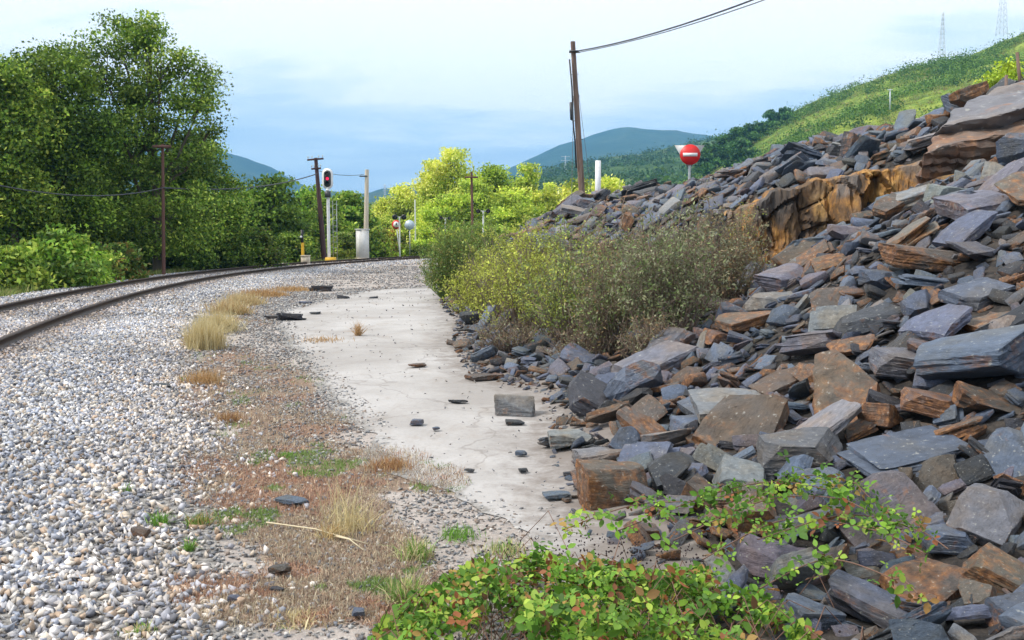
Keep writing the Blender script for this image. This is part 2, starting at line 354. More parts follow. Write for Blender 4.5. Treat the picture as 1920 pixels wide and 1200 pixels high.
XX, YY = np.meshgrid(GX, GY); ZZ = height_raw(XX, YY)
def H(x, y):
    x = np.asarray(x, float); y = np.asarray(y, float)
    i = np.clip(np.searchsorted(GX, x)-1, 0, len(GX)-2); j = np.clip(np.searchsorted(GY, y)-1, 0, len(GY)-2)
    fx = (x-GX[i])/(GX[i+1]-GX[i]); fy = (y-GY[j])/(GY[j+1]-GY[j])
    return (ZZ[j, i]*(1-fx)+ZZ[j, i+1]*fx)*(1-fy)+(ZZ[j+1, i]*(1-fx)+ZZ[j+1, i+1]*fx)*fy
def hit(px, py, y0=2.2, y1=60):
    ys = np.arange(y0, y1, .02); d = ray(px, py); x = d[0]/d[1]*ys; z = EYE+d[2]/d[1]*ys
    k = np.argmax(z < H(x, ys)); 
    if not (z < H(x, ys)).any(): k = len(ys)-1
    return Vector((x[k], ys[k], float(H(x[k], ys[k]))))
def nrm(x, y, e=.35):
    zx = (H(x+e, y)-H(x-e, y))/(2*e); zy = (H(x, y+e)-H(x, y-e))/(2*e); return -zx, -zy
def slab_left(y): return np.interp(y, [3.5, 4.2, 4.8, 5.6, 6.8, 8.4, 10.4, 13.6, 17.5, 21, 28, 31], [.6, .3, .05, -.25, -.85, -1.4, -2.05, -3.0, -4.2, -5.0, -4.3, -2.5])
WEED = [(470, 740, 130, 70), (560, 790, 110, 30), (430, 700, 80, 50), (700, 865, 110, 26), (520, 860, 150, 60), (560, 960, 170, 70), (640, 1040, 150, 80), (740, 1100, 80, 90), (420, 900, 90, 60), (820, 900, 60, 30), (370, 760, 40, 30), (480, 600, 60, 12), (600, 900, 150, 40), (500, 1130, 220, 50)]
def weedmask(px, py):
    m = 0
    for cx, cy, a, b in WEED: m = np.maximum(m, 1-((px-cx)/(a*1.12))**2-((py-cy)/(b*1.15))**2)
    return np.clip(m*1.6, 0, 1)
xr = XX.ravel(); yr = YY.ravel(); zr = ZZ.ravel(); dtr = track_d(xr, yr)
heapm = sstep((xr-foot_x(yr)+.15)/.5)*(1-sstep((yr-60)/20))*(1-sstep((xr-40)/20))
ballm = np.where(dtr > 0, 1-sstep((xr-ball_x(yr)+.1)/.5), 1-sstep((-dtr-2.3)/.6))*(yr < 110)
grm = np.maximum(sstep((-dtr-2.6)/.8), sstep((yr-62)/12)); grm = np.maximum(grm, sstep((np.hypot(xr, yr)-100)/20)); grm = grm*(1-ballm)
with np.errstate(all='ignore'):
    ppx, ppy, fw = proj(xr, yr, zr)
wm = np.where((yr > 2.5) & (yr < 40) & (fw > .5), weedmask(ppx, ppy), 0)*(1-ballm)*(1-heapm)
ny, nx = XX.shape; idx = np.arange(ny*nx).reshape(ny, nx)
quads = np.stack([idx[:-1, :-1], idx[:-1, 1:], idx[1:, 1:], idx[1:, :-1]], -1).reshape(-1, 4)
g_me = mk_mesh('ground', np.stack([xr, yr, zr], 1), quads, np.stack([heapm*(1-grm*(yr>60)), grm, ballm, wm], 1), smooth=True)
tag(obj('ground', g_me, ground_mat()), kind='structure')
# pavement slab: a sheet just above the ground with a ragged edge
def pavement():
    ys = np.arange(3.4, 31, .04); V = []; Fq = []
    nu = 44
    for y in ys:
        l = slab_left(y)+(fbm([y], [2], 1.5, 5)[0]-.5)*.7+(fbm([y], [9], .3, 8, 5)[0]-.5)*.30; r = foot_x(y)+.45
        r = min(r, -1.0+(31-y)*.9) if y > 28 else r
        l = min(l, r-.05)
        for k in range(nu):
            x = l+(r-l)*k/(nu-1); V.append((x, y, 0))
    V = np.array(V); V[:, 2] = H(V[:, 0], V[:, 1])+.007
    n = len(ys); i = np.arange(n*nu).reshape(n, nu); q = np.stack([i[:-1, :-1], i[:-1, 1:], i[1:, 1:], i[1:, :-1]], -1).reshape(-1, 4)
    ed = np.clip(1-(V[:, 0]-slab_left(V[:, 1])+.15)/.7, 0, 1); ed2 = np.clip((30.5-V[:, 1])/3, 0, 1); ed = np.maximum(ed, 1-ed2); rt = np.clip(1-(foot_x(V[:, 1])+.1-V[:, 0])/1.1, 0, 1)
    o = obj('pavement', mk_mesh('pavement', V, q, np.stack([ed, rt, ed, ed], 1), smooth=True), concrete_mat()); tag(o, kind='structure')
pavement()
# ------------------------------------------------------------------ rock prototypes
def polytope(dim, ncut, seed, slab=True, bevel=.03):
    r = random.Random(seed); bm = bmesh.new(); bmesh.ops.create_cube(bm, size=2)
    for v in bm.verts: v.co = Vector((v.co.x*dim[0]*r.uniform(.86, 1.1), v.co.y*dim[1]*r.uniform(.86, 1.1), v.co.z*dim[2]*r.uniform(.75, 1.1)))
    for k in range(ncut):
        a = r.uniform(0, 2*math.pi); zc = r.gauss(0, .5) if slab else r.gauss(0, .7)
        n = Vector((math.cos(a), math.sin(a), zc)).normalized(); nn = Vector((n.x/dim[0], n.y/dim[1], n.z/dim[2])).normalized()
        d = max(v.co.dot(nn) for v in bm.verts)*r.uniform(.55, .92)
        bmesh.ops.bisect_plane(bm, geom=bm.verts[:]+bm.edges[:]+bm.faces[:], plane_co=nn*d, plane_no=nn, clear_outer=True)
        pts = [v.co.copy() for v in bm.verts]; bm.free(); bm = bmesh.new()
        vs_ = [bm.verts.new(p) for p in pts]; res = bmesh.ops.convex_hull(bm, input=vs_)
        bmesh.ops.delete(bm, geom=[v for v in bm.verts if not v.link_faces], context='VERTS')
        bmesh.ops.dissolve_limit(bm, angle_limit=R(3), verts=bm.verts[:], edges=bm.edges[:])
    if bevel: bmesh.ops.bevel(bm, geom=bm.edges[:], offset=bevel*min(dim)*r.uniform(.6, 1.4), segments=1, affect='EDGES', clamp_overlap=True)
    bmesh.ops.triangulate(bm, faces=bm.faces[:]); return bm
def arrays(bm):
    bm.verts.index_update(); V = np.array([v.co[:] for v in bm.verts]); T = np.array([[v.index for v in f.verts] for f in bm.faces]); bm.free(); return V, T
def refine(bm, maxlen, amp, seed):
    for _ in range(4):
        e = [e for e in bm.edges if e.calc_length() > maxlen]
        if not e: break
        bmesh.ops.subdivide_edges(bm, edges=e, cuts=1); bmesh.ops.triangulate(bm, faces=[f for f in bm.faces if len(f.verts) > 3])
    bm.normal_update()
    off = Vector((seed*3.1, seed*1.7, seed*.9)); mv = {}
    for v in bm.verts:
        n = v.normal; p = v.co
        d = amp*(mnoise.noise(p*2.2+off)+.5*mnoise.noise(p*6+off))
        side = 1-abs(n.z)
        d += side*amp*2.6*(round(mnoise.noise(Vector((p.x*.5, p.y*.5, p.z*14))+off)*3)/3)+amp*1.3*(round(mnoise.noise(p*3.1-off)*4)/4)
        mv[v] = p+n*d
    for v, c in mv.items(): v.co = c
    return bm
def kinds(k, r):
    t = ('slab', 'wedge', 'layered', 'slab', 'block', 'layered')[k % 6]
    if t == 'slab': return t, (1, r.uniform(.42, .8), r.uniform(.12, .24))
    if t == 'block': return t, (1, r.uniform(.6, .85), r.uniform(.34, .52))
    if t == 'layered': return t, (1, r.uniform(.5, .7), r.uniform(.22, .34))
    return t, (1, r.uniform(.5, .75), r.uniform(.24, .36))
LO, HI = [], []
for k in range(30):
    r = random.Random(100+k); t, dim = kinds(k, r)
    for hi in (False, True):
        if t == 'layered':
            Vs, Ts, n0, z = [], [], 0, -dim[2]
            rr = random.Random(500+k); nl = 4
            for j in range(nl):
                th = 2*dim[2]/nl; d2 = (rr.uniform(.7, 1), dim[1]*rr.uniform(.7, 1), th*.58)
                bm = polytope(d2, 5, 900+k*7+j, True, .08)
                if hi: bm = refine(bm, .12, .016, k+j)
                V, T = arrays(bm); V = V+[rr.uniform(-.12, .12), rr.uniform(-.1, .1), z+th/2]; z += th*.95
                Vs.append(V); Ts.append(T+n0); n0 += len(V)
            V = np.concatenate(Vs); T = np.concatenate(Ts)
        else:
            bm = polytope(dim, 8 if t == 'slab' else 8, 300+k, t == 'slab', .035)
            if t == 'wedge':
                for v in bm.verts: v.co.z *= (1-.55*max(-1, min(1, v.co.x)))/1.1
            if hi: bm = refine(bm, .10, .019, k)
            V, T = arrays(bm)
        (HI if hi else LO).append((t, V, T))
def sideness(V, T):
    n = np.cross(V[T[:, 1]]-V[T[:, 0]], V[T[:, 2]]-V[T[:, 0]]); vn = np.zeros_like(V)
    for k in range(3): np.add.at(vn, T[:, k], n)
    return 1-np.abs(vn[:, 2])/(np.linalg.norm(vn, axis=1)+1e-9)
SHI = [sideness(v, t) for _, v, t in HI]; SLO = [sideness(v, t) for _, v, t in LO]
def euler_mats(n, tilt_sd, nx=None, ny=None):
    yaw = rng.uniform(0, 2*np.pi, n); tx = rng.normal(0, tilt_sd, n); ty = rng.normal(0, tilt_sd, n)
    up = np.stack([(nx if nx is not None else 0)+np.tan(np.clip(tx, -1.2, 1.2)), (ny if ny is not None else 0)+np.tan(np.clip(ty, -1.2, 1.2)), np.ones(n)], 1)
    up /= np.linalg.norm(up, axis=1)[:, None]; f = np.stack([np.cos(yaw), np.sin(yaw), np.zeros(n)], 1)
    a = f-up*(f*up).sum(1)[:, None]; a /= np.linalg.norm(a, axis=1)[:, None]; b = np.cross(up, a)
    return np.stack([a, b, up], 2)
def rand_mats(n):
    q = rng.normal(size=(n, 4)); q /= np.linalg.norm(q, axis=1)[:, None]; w_, x, y, z = q.T
    return np.stack([np.stack([1-2*(y*y+z*z), 2*(x*y-z*w_), 2*(x*z+y*w_)], 1), np.stack([2*(x*y+z*w_), 1-2*(x*x+z*z), 2*(y*z-x*w_)], 1), np.stack([2*(x*z-y*w_), 2*(y*z+x*w_), 1-2*(x*x+y*y)], 1)], 1)
def merge(protos, P, S, Rm, tint, withlp=False, side=None):
    n = len(P); kk = rng.integers(0, len(protos), n) if not isinstance(protos, tuple) else protos[1]
    pr = protos if not isinstance(protos, tuple) else protos[0]
    Vs, Ts, Cs, Ls, off = [], [], [], [], 0
    for k, (V, T) in enumerate(pr):
        s = np.where(kk == k)[0]
        if not len(s): continue
        W = V[None]*S[s][:, None, :]; W = np.einsum('nij,nvj->nvi', Rm[s], W)+P[s][:, None]
        Ts.append((T[None]+(np.arange(len(s))*len(V))[:, None, None]).reshape(-1, T.shape[1])+off); Vs.append(W.reshape(-1, 3)); off += len(s)*len(V)
        cc = np.repeat(tint[s], len(V), 0)
        if side is not None: cc[:, 3] += .36*(np.tile(side[k], len(s))-.45)
        Cs.append(cc)
        if withlp: Ls.append((V[None]+rng.uniform(-50, 50, (len(s), 1, 3))).reshape(-1, 3))
    return np.concatenate(Vs), np.concatenate(Ts), np.concatenate(Cs), (np.concatenate(Ls) if withlp else None)
# ------------------------------------------------------------------ the slate heap
PAL = {'blue-grey': (.098, .128, .19), 'lavender-grey': (.127, .128, .163), 'pale grey': (.19, .198, .218), 'dark grey': (.042, .047, .06), 'rust-stained': (.13, .11, .10), 'brown': (.105, .09, .08)}
RUST = {'blue-grey': (.15, .5), 'lavender-grey': (.35, .6), 'pale grey': (.3, .55), 'dark grey': (.15, .5), 'rust-stained': (.78, .98), 'brown': (.55, .75)}
CN = list(PAL); CPR = np.array([.36, .12, .10, .17, .12, .13])
def on_heap_pts(n, xr_, yr_, dens=None):
    x = rng.uniform(*xr_, n); y = rng.uniform(*yr_, n)
    ok = (x > foot_x(y)-.08) & (np.abs(x) < y*.62+1.2)
    return x[ok], y[ok]
def in_hollow(x, y):    # soil under the shrubs: few rocks
    wy = np.interp(x, WX, WY); return (x > -2) & (x < 3.6) & (y > 14.2+.25*(x)) & (y < wy-1.2) & (x > foot_x(y)+.9)
rocks = []   # x,y,size
cell = {}
def try_place(x, y, s, k=.62):
    i, j = int(x//1), int(y//1)
    for a in (-1, 0, 1):
        for b in (-1, 0, 1):
            for (X, Y, S_) in cell.get((i+a, j+b), ()):
                if (x-X)**2+(y-Y)**2 < ((s+S_)*k)**2: return False
    cell.setdefault((i, j), []).append((x, y, s)); return True
# hero rocks read off the photograph: px, py, width px, kind, colour, yaw, tilt about x, tilt about y, squash
HERO = [(1148,925,62,'block','rust-stained',8,-6,4,1.6),(1135,858,60,'wedge','pale grey',20,10,-12,1.0),(1115,752,86,'slab','dark grey',-12,-20,24,.9),(1212,818,60,'slab','rust-stained',-25,-25,28,1.2),
        (1290,803,42,'block','blue-grey',10,0,-6,.8),(1400,800,92,'slab','brown',35,-42,-18,1.3),(1590,745,96,'slab','rust-stained',60,-40,-30,1.2),(1650,795,40,'block','rust-stained',40,15,10,1.3),
        (1500,860,74,'block','lavender-grey',-8,-10,-4,.9),(1380,900,54,'block','pale grey',-15,-15,0,.9),(1540,925,50,'block','blue-grey',25,-25,8,1.1),(1660,975,88,'slab','lavender-grey',20,-48,-14,1.5),
        (1850,985,66,'block','lavender-grey',35,-35,-20,1.0),(1780,1020,50,'block','blue-grey',0,-5,4,.8),(1865,1075,66,'block','brown',-35,-15,12,.8),(1745,1100,80,'slab','rust-stained',12,-28,-14,1.5),
        (1520,1160,50,'block','blue-grey',15,-5,6,1.1),(1470,1065,88,'slab','lavender-grey',-12,-32,6,1.2),(1830,1130,44,'block','brown',55,-10,-20,1.0),(1905,1165,56,'block','blue-grey',20,-15,-8,1.2),
        (1640,1140,96,'layered','blue-grey',-28,-18,12,.8),(1700,862,104,'layered','blue-grey',10,-8,-8,.6),(1320,940,60,'wedge','brown',-20,-22,22,1.0),(1410,975,52,'block','rust-stained',15,-8,0,.9),
        (1620,605,64,'slab','dark grey',12,-12,-14,.9),(1730,495,68,'block','brown',-5,-4,6,.6),(1395,612,50,'block','rust-stained',15,-8,-14,.75),(1600,440,44,'slab','lavender-grey',0,-10,6,1.2),
        (1835,385,64,'slab','lavender-grey',12,-12,-10,1.2),(1768,372,38,'block','pale grey',0,-6,4,1.2),(1893,660,60,'slab','pale grey',75,-60,-10,1.6),(1880,610,56,'slab','rust-stained',8,-6,-12,.8),
        (1215,692,80,'slab','lavender-grey',20,-14,-18,.9),(1750,770,56,'block','rust-stained',-15,-8,12,.7),(1442,568,48,'slab','pale grey',5,-14,0,1.1),(1470,528,44,'block','lavender-grey',30,-14,-10,.8),
        (1262,870,48,'slab','lavender-grey',5,-20,-14,1.3),(1610,285,44,'wedge','dark grey',20,0,14,1.5),(1572,290,20,'block','dark grey',0,0,0,1.2),(1345,640,36,'block','rust-stained',10,0,10,1),
        (1470,720,66,'slab','brown',20,-16,-14,.8),(1560,575,44,'slab','brown',70,-40,-20,1.0),(1820,560,60,'slab','blue-grey',15,-20,-12,1),(1690,690,56,'block','lavender-grey',0,-12,8,.8),(1860,760,58,'wedge','brown',-10,-12,10,1),
        (1760,900,56,'slab','brown',60,-48,-20,1),(1090,720,40,'slab','dark grey',5,-4,8,.8),(1068,830,42,'block','pale grey',0,0,0,.7),(1330,760,50,'slab','blue-grey',20,-18,-14,.9),(1200,1000,34,'block','brown',0,0,0,.7),
        (1290,1000,34,'wedge','dark grey',0,-8,4,.9),(1900,860,60,'slab','blue-grey',40,-40,-20,1.2),(1350,400,20,'slab','pale grey',0,0,0,1),(1330,352,24,'slab','lavender-grey',10,-20,-10,1),(1225,362,30,'wedge','dark grey',10,-10,-20,1.2),
        (1110,385,26,'wedge','lavender-grey',20,-10,20,1.2),(1165,375,24,'slab','dark grey',10,-10,10,1),(1395,318,26,'slab','blue-grey',30,-20,-20,1.2)]
kindidx = {t: [i for i, h in enumerate(HI) if h[0] == t] for t in ('slab', 'block', 'layered', 'wedge')}
cand = []   # dict per rock
for q, (px, py, wpx, kd, cn, yaw, tx, ty, sq) in enumerate(HERO):
    p = hit(px, py+wpx*.22); s = wpx*p.y/F*1.02; sq *= 1.2 if kd in ('slab', 'layered') else 1.0
    M = (Euler((R(-tx), R(ty), 0)).to_matrix()@Euler((0, 0, R(yaw))).to_matrix())
    dz = s*(.26 if kd != 'block' else .38)
    cell.setdefault((int(p.x//1), int(p.y//1)), []).append((p.x, p.y, s*.75))
    ids = kindidx[kd]; cand.append(dict(p=(p.x, p.y, p.z+dz), s=(s, s, s*sq), M=np.array(M), k=ids[q % len(ids)], c=cn, hero=True))
def fill(n, xr_, yr_, smin, smax, k, lift, tiltd):
    x, y = on_heap_pts(n, xr_, yr_); s = smin*(smax/smin)**(rng.random(len(x))**1.5)
    for a, b, c in zip(x, y, s):
        if in_hollow(a, b) and random.random() < .8: continue
        edge = a-foot_x(b)
        c *= 1+max(0, b-9)*.028
        if edge < .5: c *= .35+1.3*max(edge, 0)
        if a > 5.3+(b-13)*.35 and 12.3 < b < 17.6: continue
        wy = np.interp(a, WX, WY)
        if a > 4.3 and wy-1.5 < b < wy+.10 and a < 9: continue
        if b > 22 and 4.2 < a < 6.2 and c > .16: continue
        if not try_place(a, b, c, k): continue
        rocks.append((a, b, c, lift, tiltd))
fill(1300, (-2, 12), (2.6, 40), .15, .31, .52, .55, .55)
fill(22000, (-2, 12), (2.6, 42), .065, .15, .47, .5, .62)
fill(32000, (-2, 11.5), (2.6, 30), .045, .09, .48, .12, .65)
rocks = np.array(rocks); zc = H(rocks[:, 0], rocks[:, 1]); gx, gy = nrm(rocks[:, 0], rocks[:, 1])
Ms = euler_mats(len(rocks), 1, None, None)
tl = rocks[:, 4]; 
yaw = np.where(rng.random(len(rocks)) < .6, rng.normal(0, .45, len(rocks)), rng.uniform(0, 2*np.pi, len(rocks))); up = np.stack([gx*.8-.18+rng.normal(0, 1, len(rocks))*tl, gy*.7+.0+rng.normal(0, 1, len(rocks))*tl, np.ones(len(rocks))], 1); up /= np.linalg.norm(up, axis=1)[:, None]
f_ = np.stack([np.cos(yaw), np.sin(yaw), 0*yaw], 1); a_ = f_-up*(f_*up).sum(1)[:, None]; a_ /= np.linalg.norm(a_, axis=1)[:, None]; b_ = np.cross(up, a_); Ms = np.stack([a_, b_, up], 2)
for i, (x, y, s, lf, t_) in enumerate(rocks):
    k = int(rng.integers(0, 30)); cn = CN[rng.choice(6, p=CPR)]
    cand.append(dict(p=(x, y, zc[i]+s*lf), s=(s*rng.uniform(.9, 1.15), s*rng.uniform(.85, 1.1), s*rng.uniform(.8, 1.25)), M=Ms[i], k=k, c=cn, hero=False))
def ctint(cn):
    b = np.array(PAL[cn])*rng.uniform(.68, 1.08); b = b*rng.uniform(.94, 1.06, 3); lo, hi = RUST[cn]; return (*b, rng.uniform(lo, hi))
for c in cand:
    px, py, fw = proj(*c['p']); c['px'] = px; c['py'] = py; c['area'] = (c['s'][0]*F/fw) if (-20 < px < 1940 and -10 < py < 1215) else 0
    if c['hero']: c['area'] += 1000
    # the small heaps hidden behind shrubs count less
    if not c['hero'] and 820 < px < 1400 and 430 < py < 600: c['area'] *= .4
cand.sort(key=lambda c: -c['area'])
NIND = 262
ind = cand[:NIND]; rest = cand[NIND:]
ORD = 'first second third fourth fifth sixth seventh eighth ninth tenth eleventh twelfth thirteenth fourteenth fifteenth sixteenth seventeenth eighteenth nineteenth twentieth'.split()
def zone(c):
    x, y, z = c['p']; px, py = c['px'], c['py']; wy = np.interp(x, WX, WY)
    if y > wy-.3 and y > 14:
        if px < 1090: return 'on the far crest before the wooden pole'
        if px < 1400: return 'on the crest beside the no-entry sign'
        return 'on the crest above the ochre cliff'
    if x < foot_x(y)+.55 and y > 5.2: return 'at the heap foot on the concrete edge'
    if py > 1000: return 'in the bottom corner beyond the brambles'
    if py > 840: return 'low on the heap above the brambles'
    if px < 1330: return 'on the slope below the grey shrubs'
    if py > 640: return 'on the middle slope of the heap'
    if py > 470: return 'high on the slope below the cliff'
    return 'near the top under the bedrock ledge'
SN = {'slab': 'flat slate slab', 'block': 'blocky slate rock', 'layered': 'layered slate slab', 'wedge': 'wedge-shaped slate rock'}
cls = {}
for c in ind:
    c['sz'] = ('large' if c['s'][0] > .27 else 'medium' if c['s'][0] > .16 else 'small')
    c['kd'] = HI[c['k']][0]; cls.setdefault((c['sz'], c['c'], c['kd'], zone(c)), []).append(c)
for key, lst in cls.items():
    lst.sort(key=lambda c: c['px'])
    for i, c in enumerate(lst):
        l = f"{key[0]} {key[1]} {SN[key[2]]} {key[3]}"
        if len(lst) > 1: l += f", {'leftmost' if i == 0 else 'rightmost' if i == len(lst)-1 else ORD[i]+' from left'}"
        c['label'] = l
def rock_obj(name, proto, c, label, cat, group):
    t, V, T = proto; off = rng.uniform(-50, 50, 3)
    tt = np.tile(ctint(c['c']), (len(V), 1)); tt[:, 3] += .36*(sideness(V, T)-.45)
    me = mk_mesh(name, V, T, tt, V+off, smooth=True); me.set_sharp_from_angle(angle=R(28))
    o = obj(name, me, M_rock); M = Matrix(c['M'].tolist()).to_4x4(); M.translation = Vector(c['p'])
    o.matrix_world = M@Matrix.Diagonal((*c['s'], 1)); tag(o, label, cat, group); return o
for c in ind: rock_obj('slate_rock', HI[c['k']], c, c['label'], 'rock', 'slate rocks in the spoil heap')
P = np.array([c['p'] for c in rest]); S = np.array([c['s'] for c in rest]); RM = np.array([c['M'] for c in rest]); kk = np.array([c['k'] for c in rest]); TT = np.array([ctint(c['c']) for c in rest])
V, T, C_, Lp = merge(([(v, t) for _, v, t in LO], kk), P, S, RM, TT, True, SLO)
me = mk_mesh('slate_rubble', V, T, C_, Lp); o = obj('slate_rubble', me, M_rock); tag(o, 'smaller broken slate pieces filling the grey and rusty spoil heap', 'rubble', kind='stuff')
# small chips filling gaps on the heap
def hull_proto(seed, sx, sy, sz, n=10):
    r = np.random.default_rng(seed); pts = r.normal(size=(n, 3)); pts /= np.linalg.norm(pts, axis=1)[:, None]; pts *= r.uniform(.8, 1.1, (n, 1))*[sx, sy, sz]
    bm = bmesh.new(); vs_ = [bm.verts.new(p) for p in pts]; bmesh.ops.convex_hull(bm, input=vs_); bmesh.ops.delete(bm, geom=[v for v in bm.verts if not v.link_faces], context='VERTS'); bmesh.ops.triangulate(bm, faces=bm.faces[:]); return arrays(bm)
CH = [hull_proto(k, 1, .75, .32) for k in range(10)]; ST = [hull_proto(50+k, 1, .74, .56, 7) for k in range(24)]
def chips(name, x, y, s, label, cat, palette, mat, lift=.2, protos=CH, tilt=.5, z=None, tints=None):
    n = len(x); zz_ = (H(x, y) if z is None else z)+s*lift; t = tints if tints is not None else np.array(palette)[rng.integers(0, len(palette), n)]
    t = t*rng.uniform(.75, 1.25, (n, 1)); t = np.hstack([t, rng.uniform(.2, .9, (n, 1))])
    Rm = rand_mats(n) if tilt is None else euler_mats(n, tilt)
    V, T, C_, Lp = merge(protos, np.stack([x, y, zz_], 1), s[:, None]*rng.uniform(.8, 1.2, (n, 3)), Rm, t, mat is M_rock)
    o = obj(name, mk_mesh(name, V, T, C_, Lp), mat); tag(o, label, cat, kind='stuff'); return o
x, y = on_heap_pts(15000, (-2.2, 11), (2.8, 30)); k_ = ~(in_hollow(x, y) & (rng.random(len(x)) < .6)); x, y = x[k_], y[k_]
chips('slate_chips', x, y, rng.uniform(.02, .06, len(x)), 'small slate chips and splinters between the heap rocks', 'rubble', [PAL['blue-grey'], PAL['brown'], PAL['pale grey'], PAL['dark grey'], PAL['rust-stained']], M_rock, -.4)
# ------------------------------------------------------------------ ballast
def ballast(n, y0, y1, smin, smax):
    y = rng.uniform(y0, y1, n); cx = np.interp(y, [p.y for p in centre], [p.x for p in centre]); xr_ = ball_x(y)+.8; x = cx-2.7+rng.random(n)*(xr_-cx+2.7)
    d = track_d(x, y); e = (x-ball_x(y))+(fbm(x, y, .8, 11)-.5)*1.3
    keep = ((d > 0) & (e < 0) | (d <= 0) & (d > -2.5)) | ((d > 0) & (rng.random(n) < np.exp(-np.maximum(e, 0)*5)*.6))
    keep &= (np.abs(x) < y*.56+.8) & ~((np.abs(np.abs(d)-.87) < .075))
    x, y = x[keep], y[keep]; return x, y, smin+(smax-smin)*rng.random(len(x))
bs = [ballast(60000, 2.6, 9, .014, .040), ballast(50000, 9, 18, .02, .044), ballast(40000, 18, 45, .03, .05), ballast(16000, 45, 75, .045, .075)]
x, y, s = [np.concatenate([b[i] for b in bs]) for i in range(3)]
BP = [(.42, .415, .43), (.56, .555, .57), (.33, .35, .42), (.50, .45, .39), (.24, .27, .34), (.70, .69, .69), (.40, .31, .24), (.13, .14, .175), (.37, .40, .48), (.28, .285, .32), (.46, .43, .40)]
td = np.abs(track_d(x, y)); st_ = np.exp(-(np.minimum(np.abs(td-.87), 9)/.55)**2)[:, None]*.75; pt = fbm(x, y, 1.4, 91)[:, None]; fn = fbm(x, y, .35, 93)[:, None]
tb = np.array(BP)[rng.integers(0, len(BP), len(x))]; tb = tb*(.76+.70*pt)*(.8+.4*fn); tb = tb*(1-st_)+tb*np.array([.62, .48, .38])*st_
br_ = np.clip((x-ball_x(y)+1.1)/1.1, 0, 1)[:, None]*.55; tb = tb*(1-br_)+tb*np.array([.92, .80, .68])*br_
chips('track_gravel', x, y, s, 'pale grey crushed stone ballast under and beside the railway track', 'ballast', BP, M_stone, .35, ST, None, tints=tb)
# grey gravel and chips strip between ballast and slab, spilling on to the slab edge
def strip(n, y0, y1):
    y = rng.uniform(y0, y1, n); a = ball_x(y)-.5; b = slab_left(y)+.35; x = a+rng.random(n)*(b-a); keep = np.abs(x) < y*.56+.8
    x, y = x[keep], y[keep]; e = (x-slab_left(y))/.35; k2 = rng.random(len(x)) < np.exp(-np.maximum(e, 0)*1.3)
    k2 &= fbm(x, y, .7, 21) > rng.uniform(.25, .55, len(x)); return x[k2], y[k2]
q = [strip(22000, 3.2, 11), strip(26000, 11, 30), strip(9000, 30, 50)]; x, y = [np.concatenate([b[i] for b in q]) for i in range(2)]
s = rng.uniform(.008, .026, len(x))*np.interp(y, [3, 12, 30, 50], [.8, 1.25, 2.0, 2.6])
chips('fine_gravel', x, y, s, 'fine dark slate gravel between the ballast and the concrete', 'gravel', [(.16, .17, .19), (.26, .26, .27), (.36, .34, .32), (.12, .12, .13), (.45, .43, .41), (.22, .17, .14)], M_stone, .25)
n = 420; y = 4+24*rng.random(n)**1.3; x = slab_left(y)+rng.random(n)**.8*(foot_x(y)-slab_left(y)); 
chips('slab_grit', x, y, rng.uniform(.006, .02, n)*np.interp(y, [4, 25], [.8, 1.8]), 'tiny slate grit lying over the concrete', 'gravel', [(.12, .12, .13), (.2, .2, .21), (.3, .28, .26)], M_stone, .4, z=.02)
# individual loose stones on the slab and strip
LOOSE = [(967,778,37,'block','pale grey','squat grey boulder sitting alone on the concrete','boulder'),(783,690,17,'slab','brown','flat reddish-brown stone in the middle of the concrete','stone'),(858,758,17,'slab','dark grey','flat dark grey stone on concrete left of the boulder','stone'),
         (780,799,14,'block','blue-grey','blue-grey chunk on the concrete crack nearer than the boulder','stone'),(977,858,10,'block','blue-grey','small blue-grey stone on concrete below the boulder','stone'),(981,890,8,'block','dark grey','tiny dark stone near the big rusty block','stone'),
         (965,798,18,'slab','dark grey','thin dark slab tucked under the front of the boulder','stone'),(1045,938,26,'slab','blue-grey','flat blue-grey slab on concrete left of the big rusty block','stone'),(880,888,10,'slab','dark grey','small dark flake on the lower concrete','stone'),
         (818,810,7,'block','blue-grey','pebble-sized grey stone right of the blue-grey chunk','stone'),(545,601,28,'layered','dark grey','dark layered slate piece at the concrete far-left corner','stone'),(515,599,18,'slab','dark grey','flat dark slate left of the layered corner piece','stone'),
         (572,570,12,'slab','blue-grey','pale flat slate beyond the layered corner piece','stone'),(604,546,22,'layered','dark grey','dark slate cluster piece at the far edge of the concrete','stone'),(640,560,14,'slab','dark grey','thin slate flake lying on the far concrete','stone'),
         (876,606,22,'layered','blue-grey','stacked grey slates at the heap foot below the broom','stone'),(905,622,26,'slab','dark grey','long dark slab at the heap foot beside the shrubs','stone'),(905,713,28,'slab','brown','broad brown slab at the concrete edge of heap','stone'),
         (930,712,14,'block','rust-stained','rust-red stone on the broad brown slab','stone'),(525,1080,18,'block','brown','brown stone among the dry weeds near the bottom','stone'),(520,1115,14,'slab','dark grey','dark flake in the weeds below the brown stone','stone'),
         (740,1095,0,'','','',''),(445,1010,0,'','','',''),(670,1162,14,'block','blue-grey','blue-grey stone on the sandy soil at the bottom','stone'),(440,1135,12,'block','blue-grey','grey stone at the ballast edge near the bottom','stone'),(265,1008,16,'block','brown','brown stone on the ballast beside the weeds','stone'),
         (305,728,16,'slab','dark grey','dark slate flake at the ballast edge beside dry weeds','stone'),(550,948,26,'slab','blue-grey','flat grey-blue slate amid the brown weeds','stone'),(700,560,8,'slab','dark grey','tiny slate chip far out on the concrete','stone'),(590,590,10,'slab','dark grey','small slate flake right of the layered corner piece','stone')]
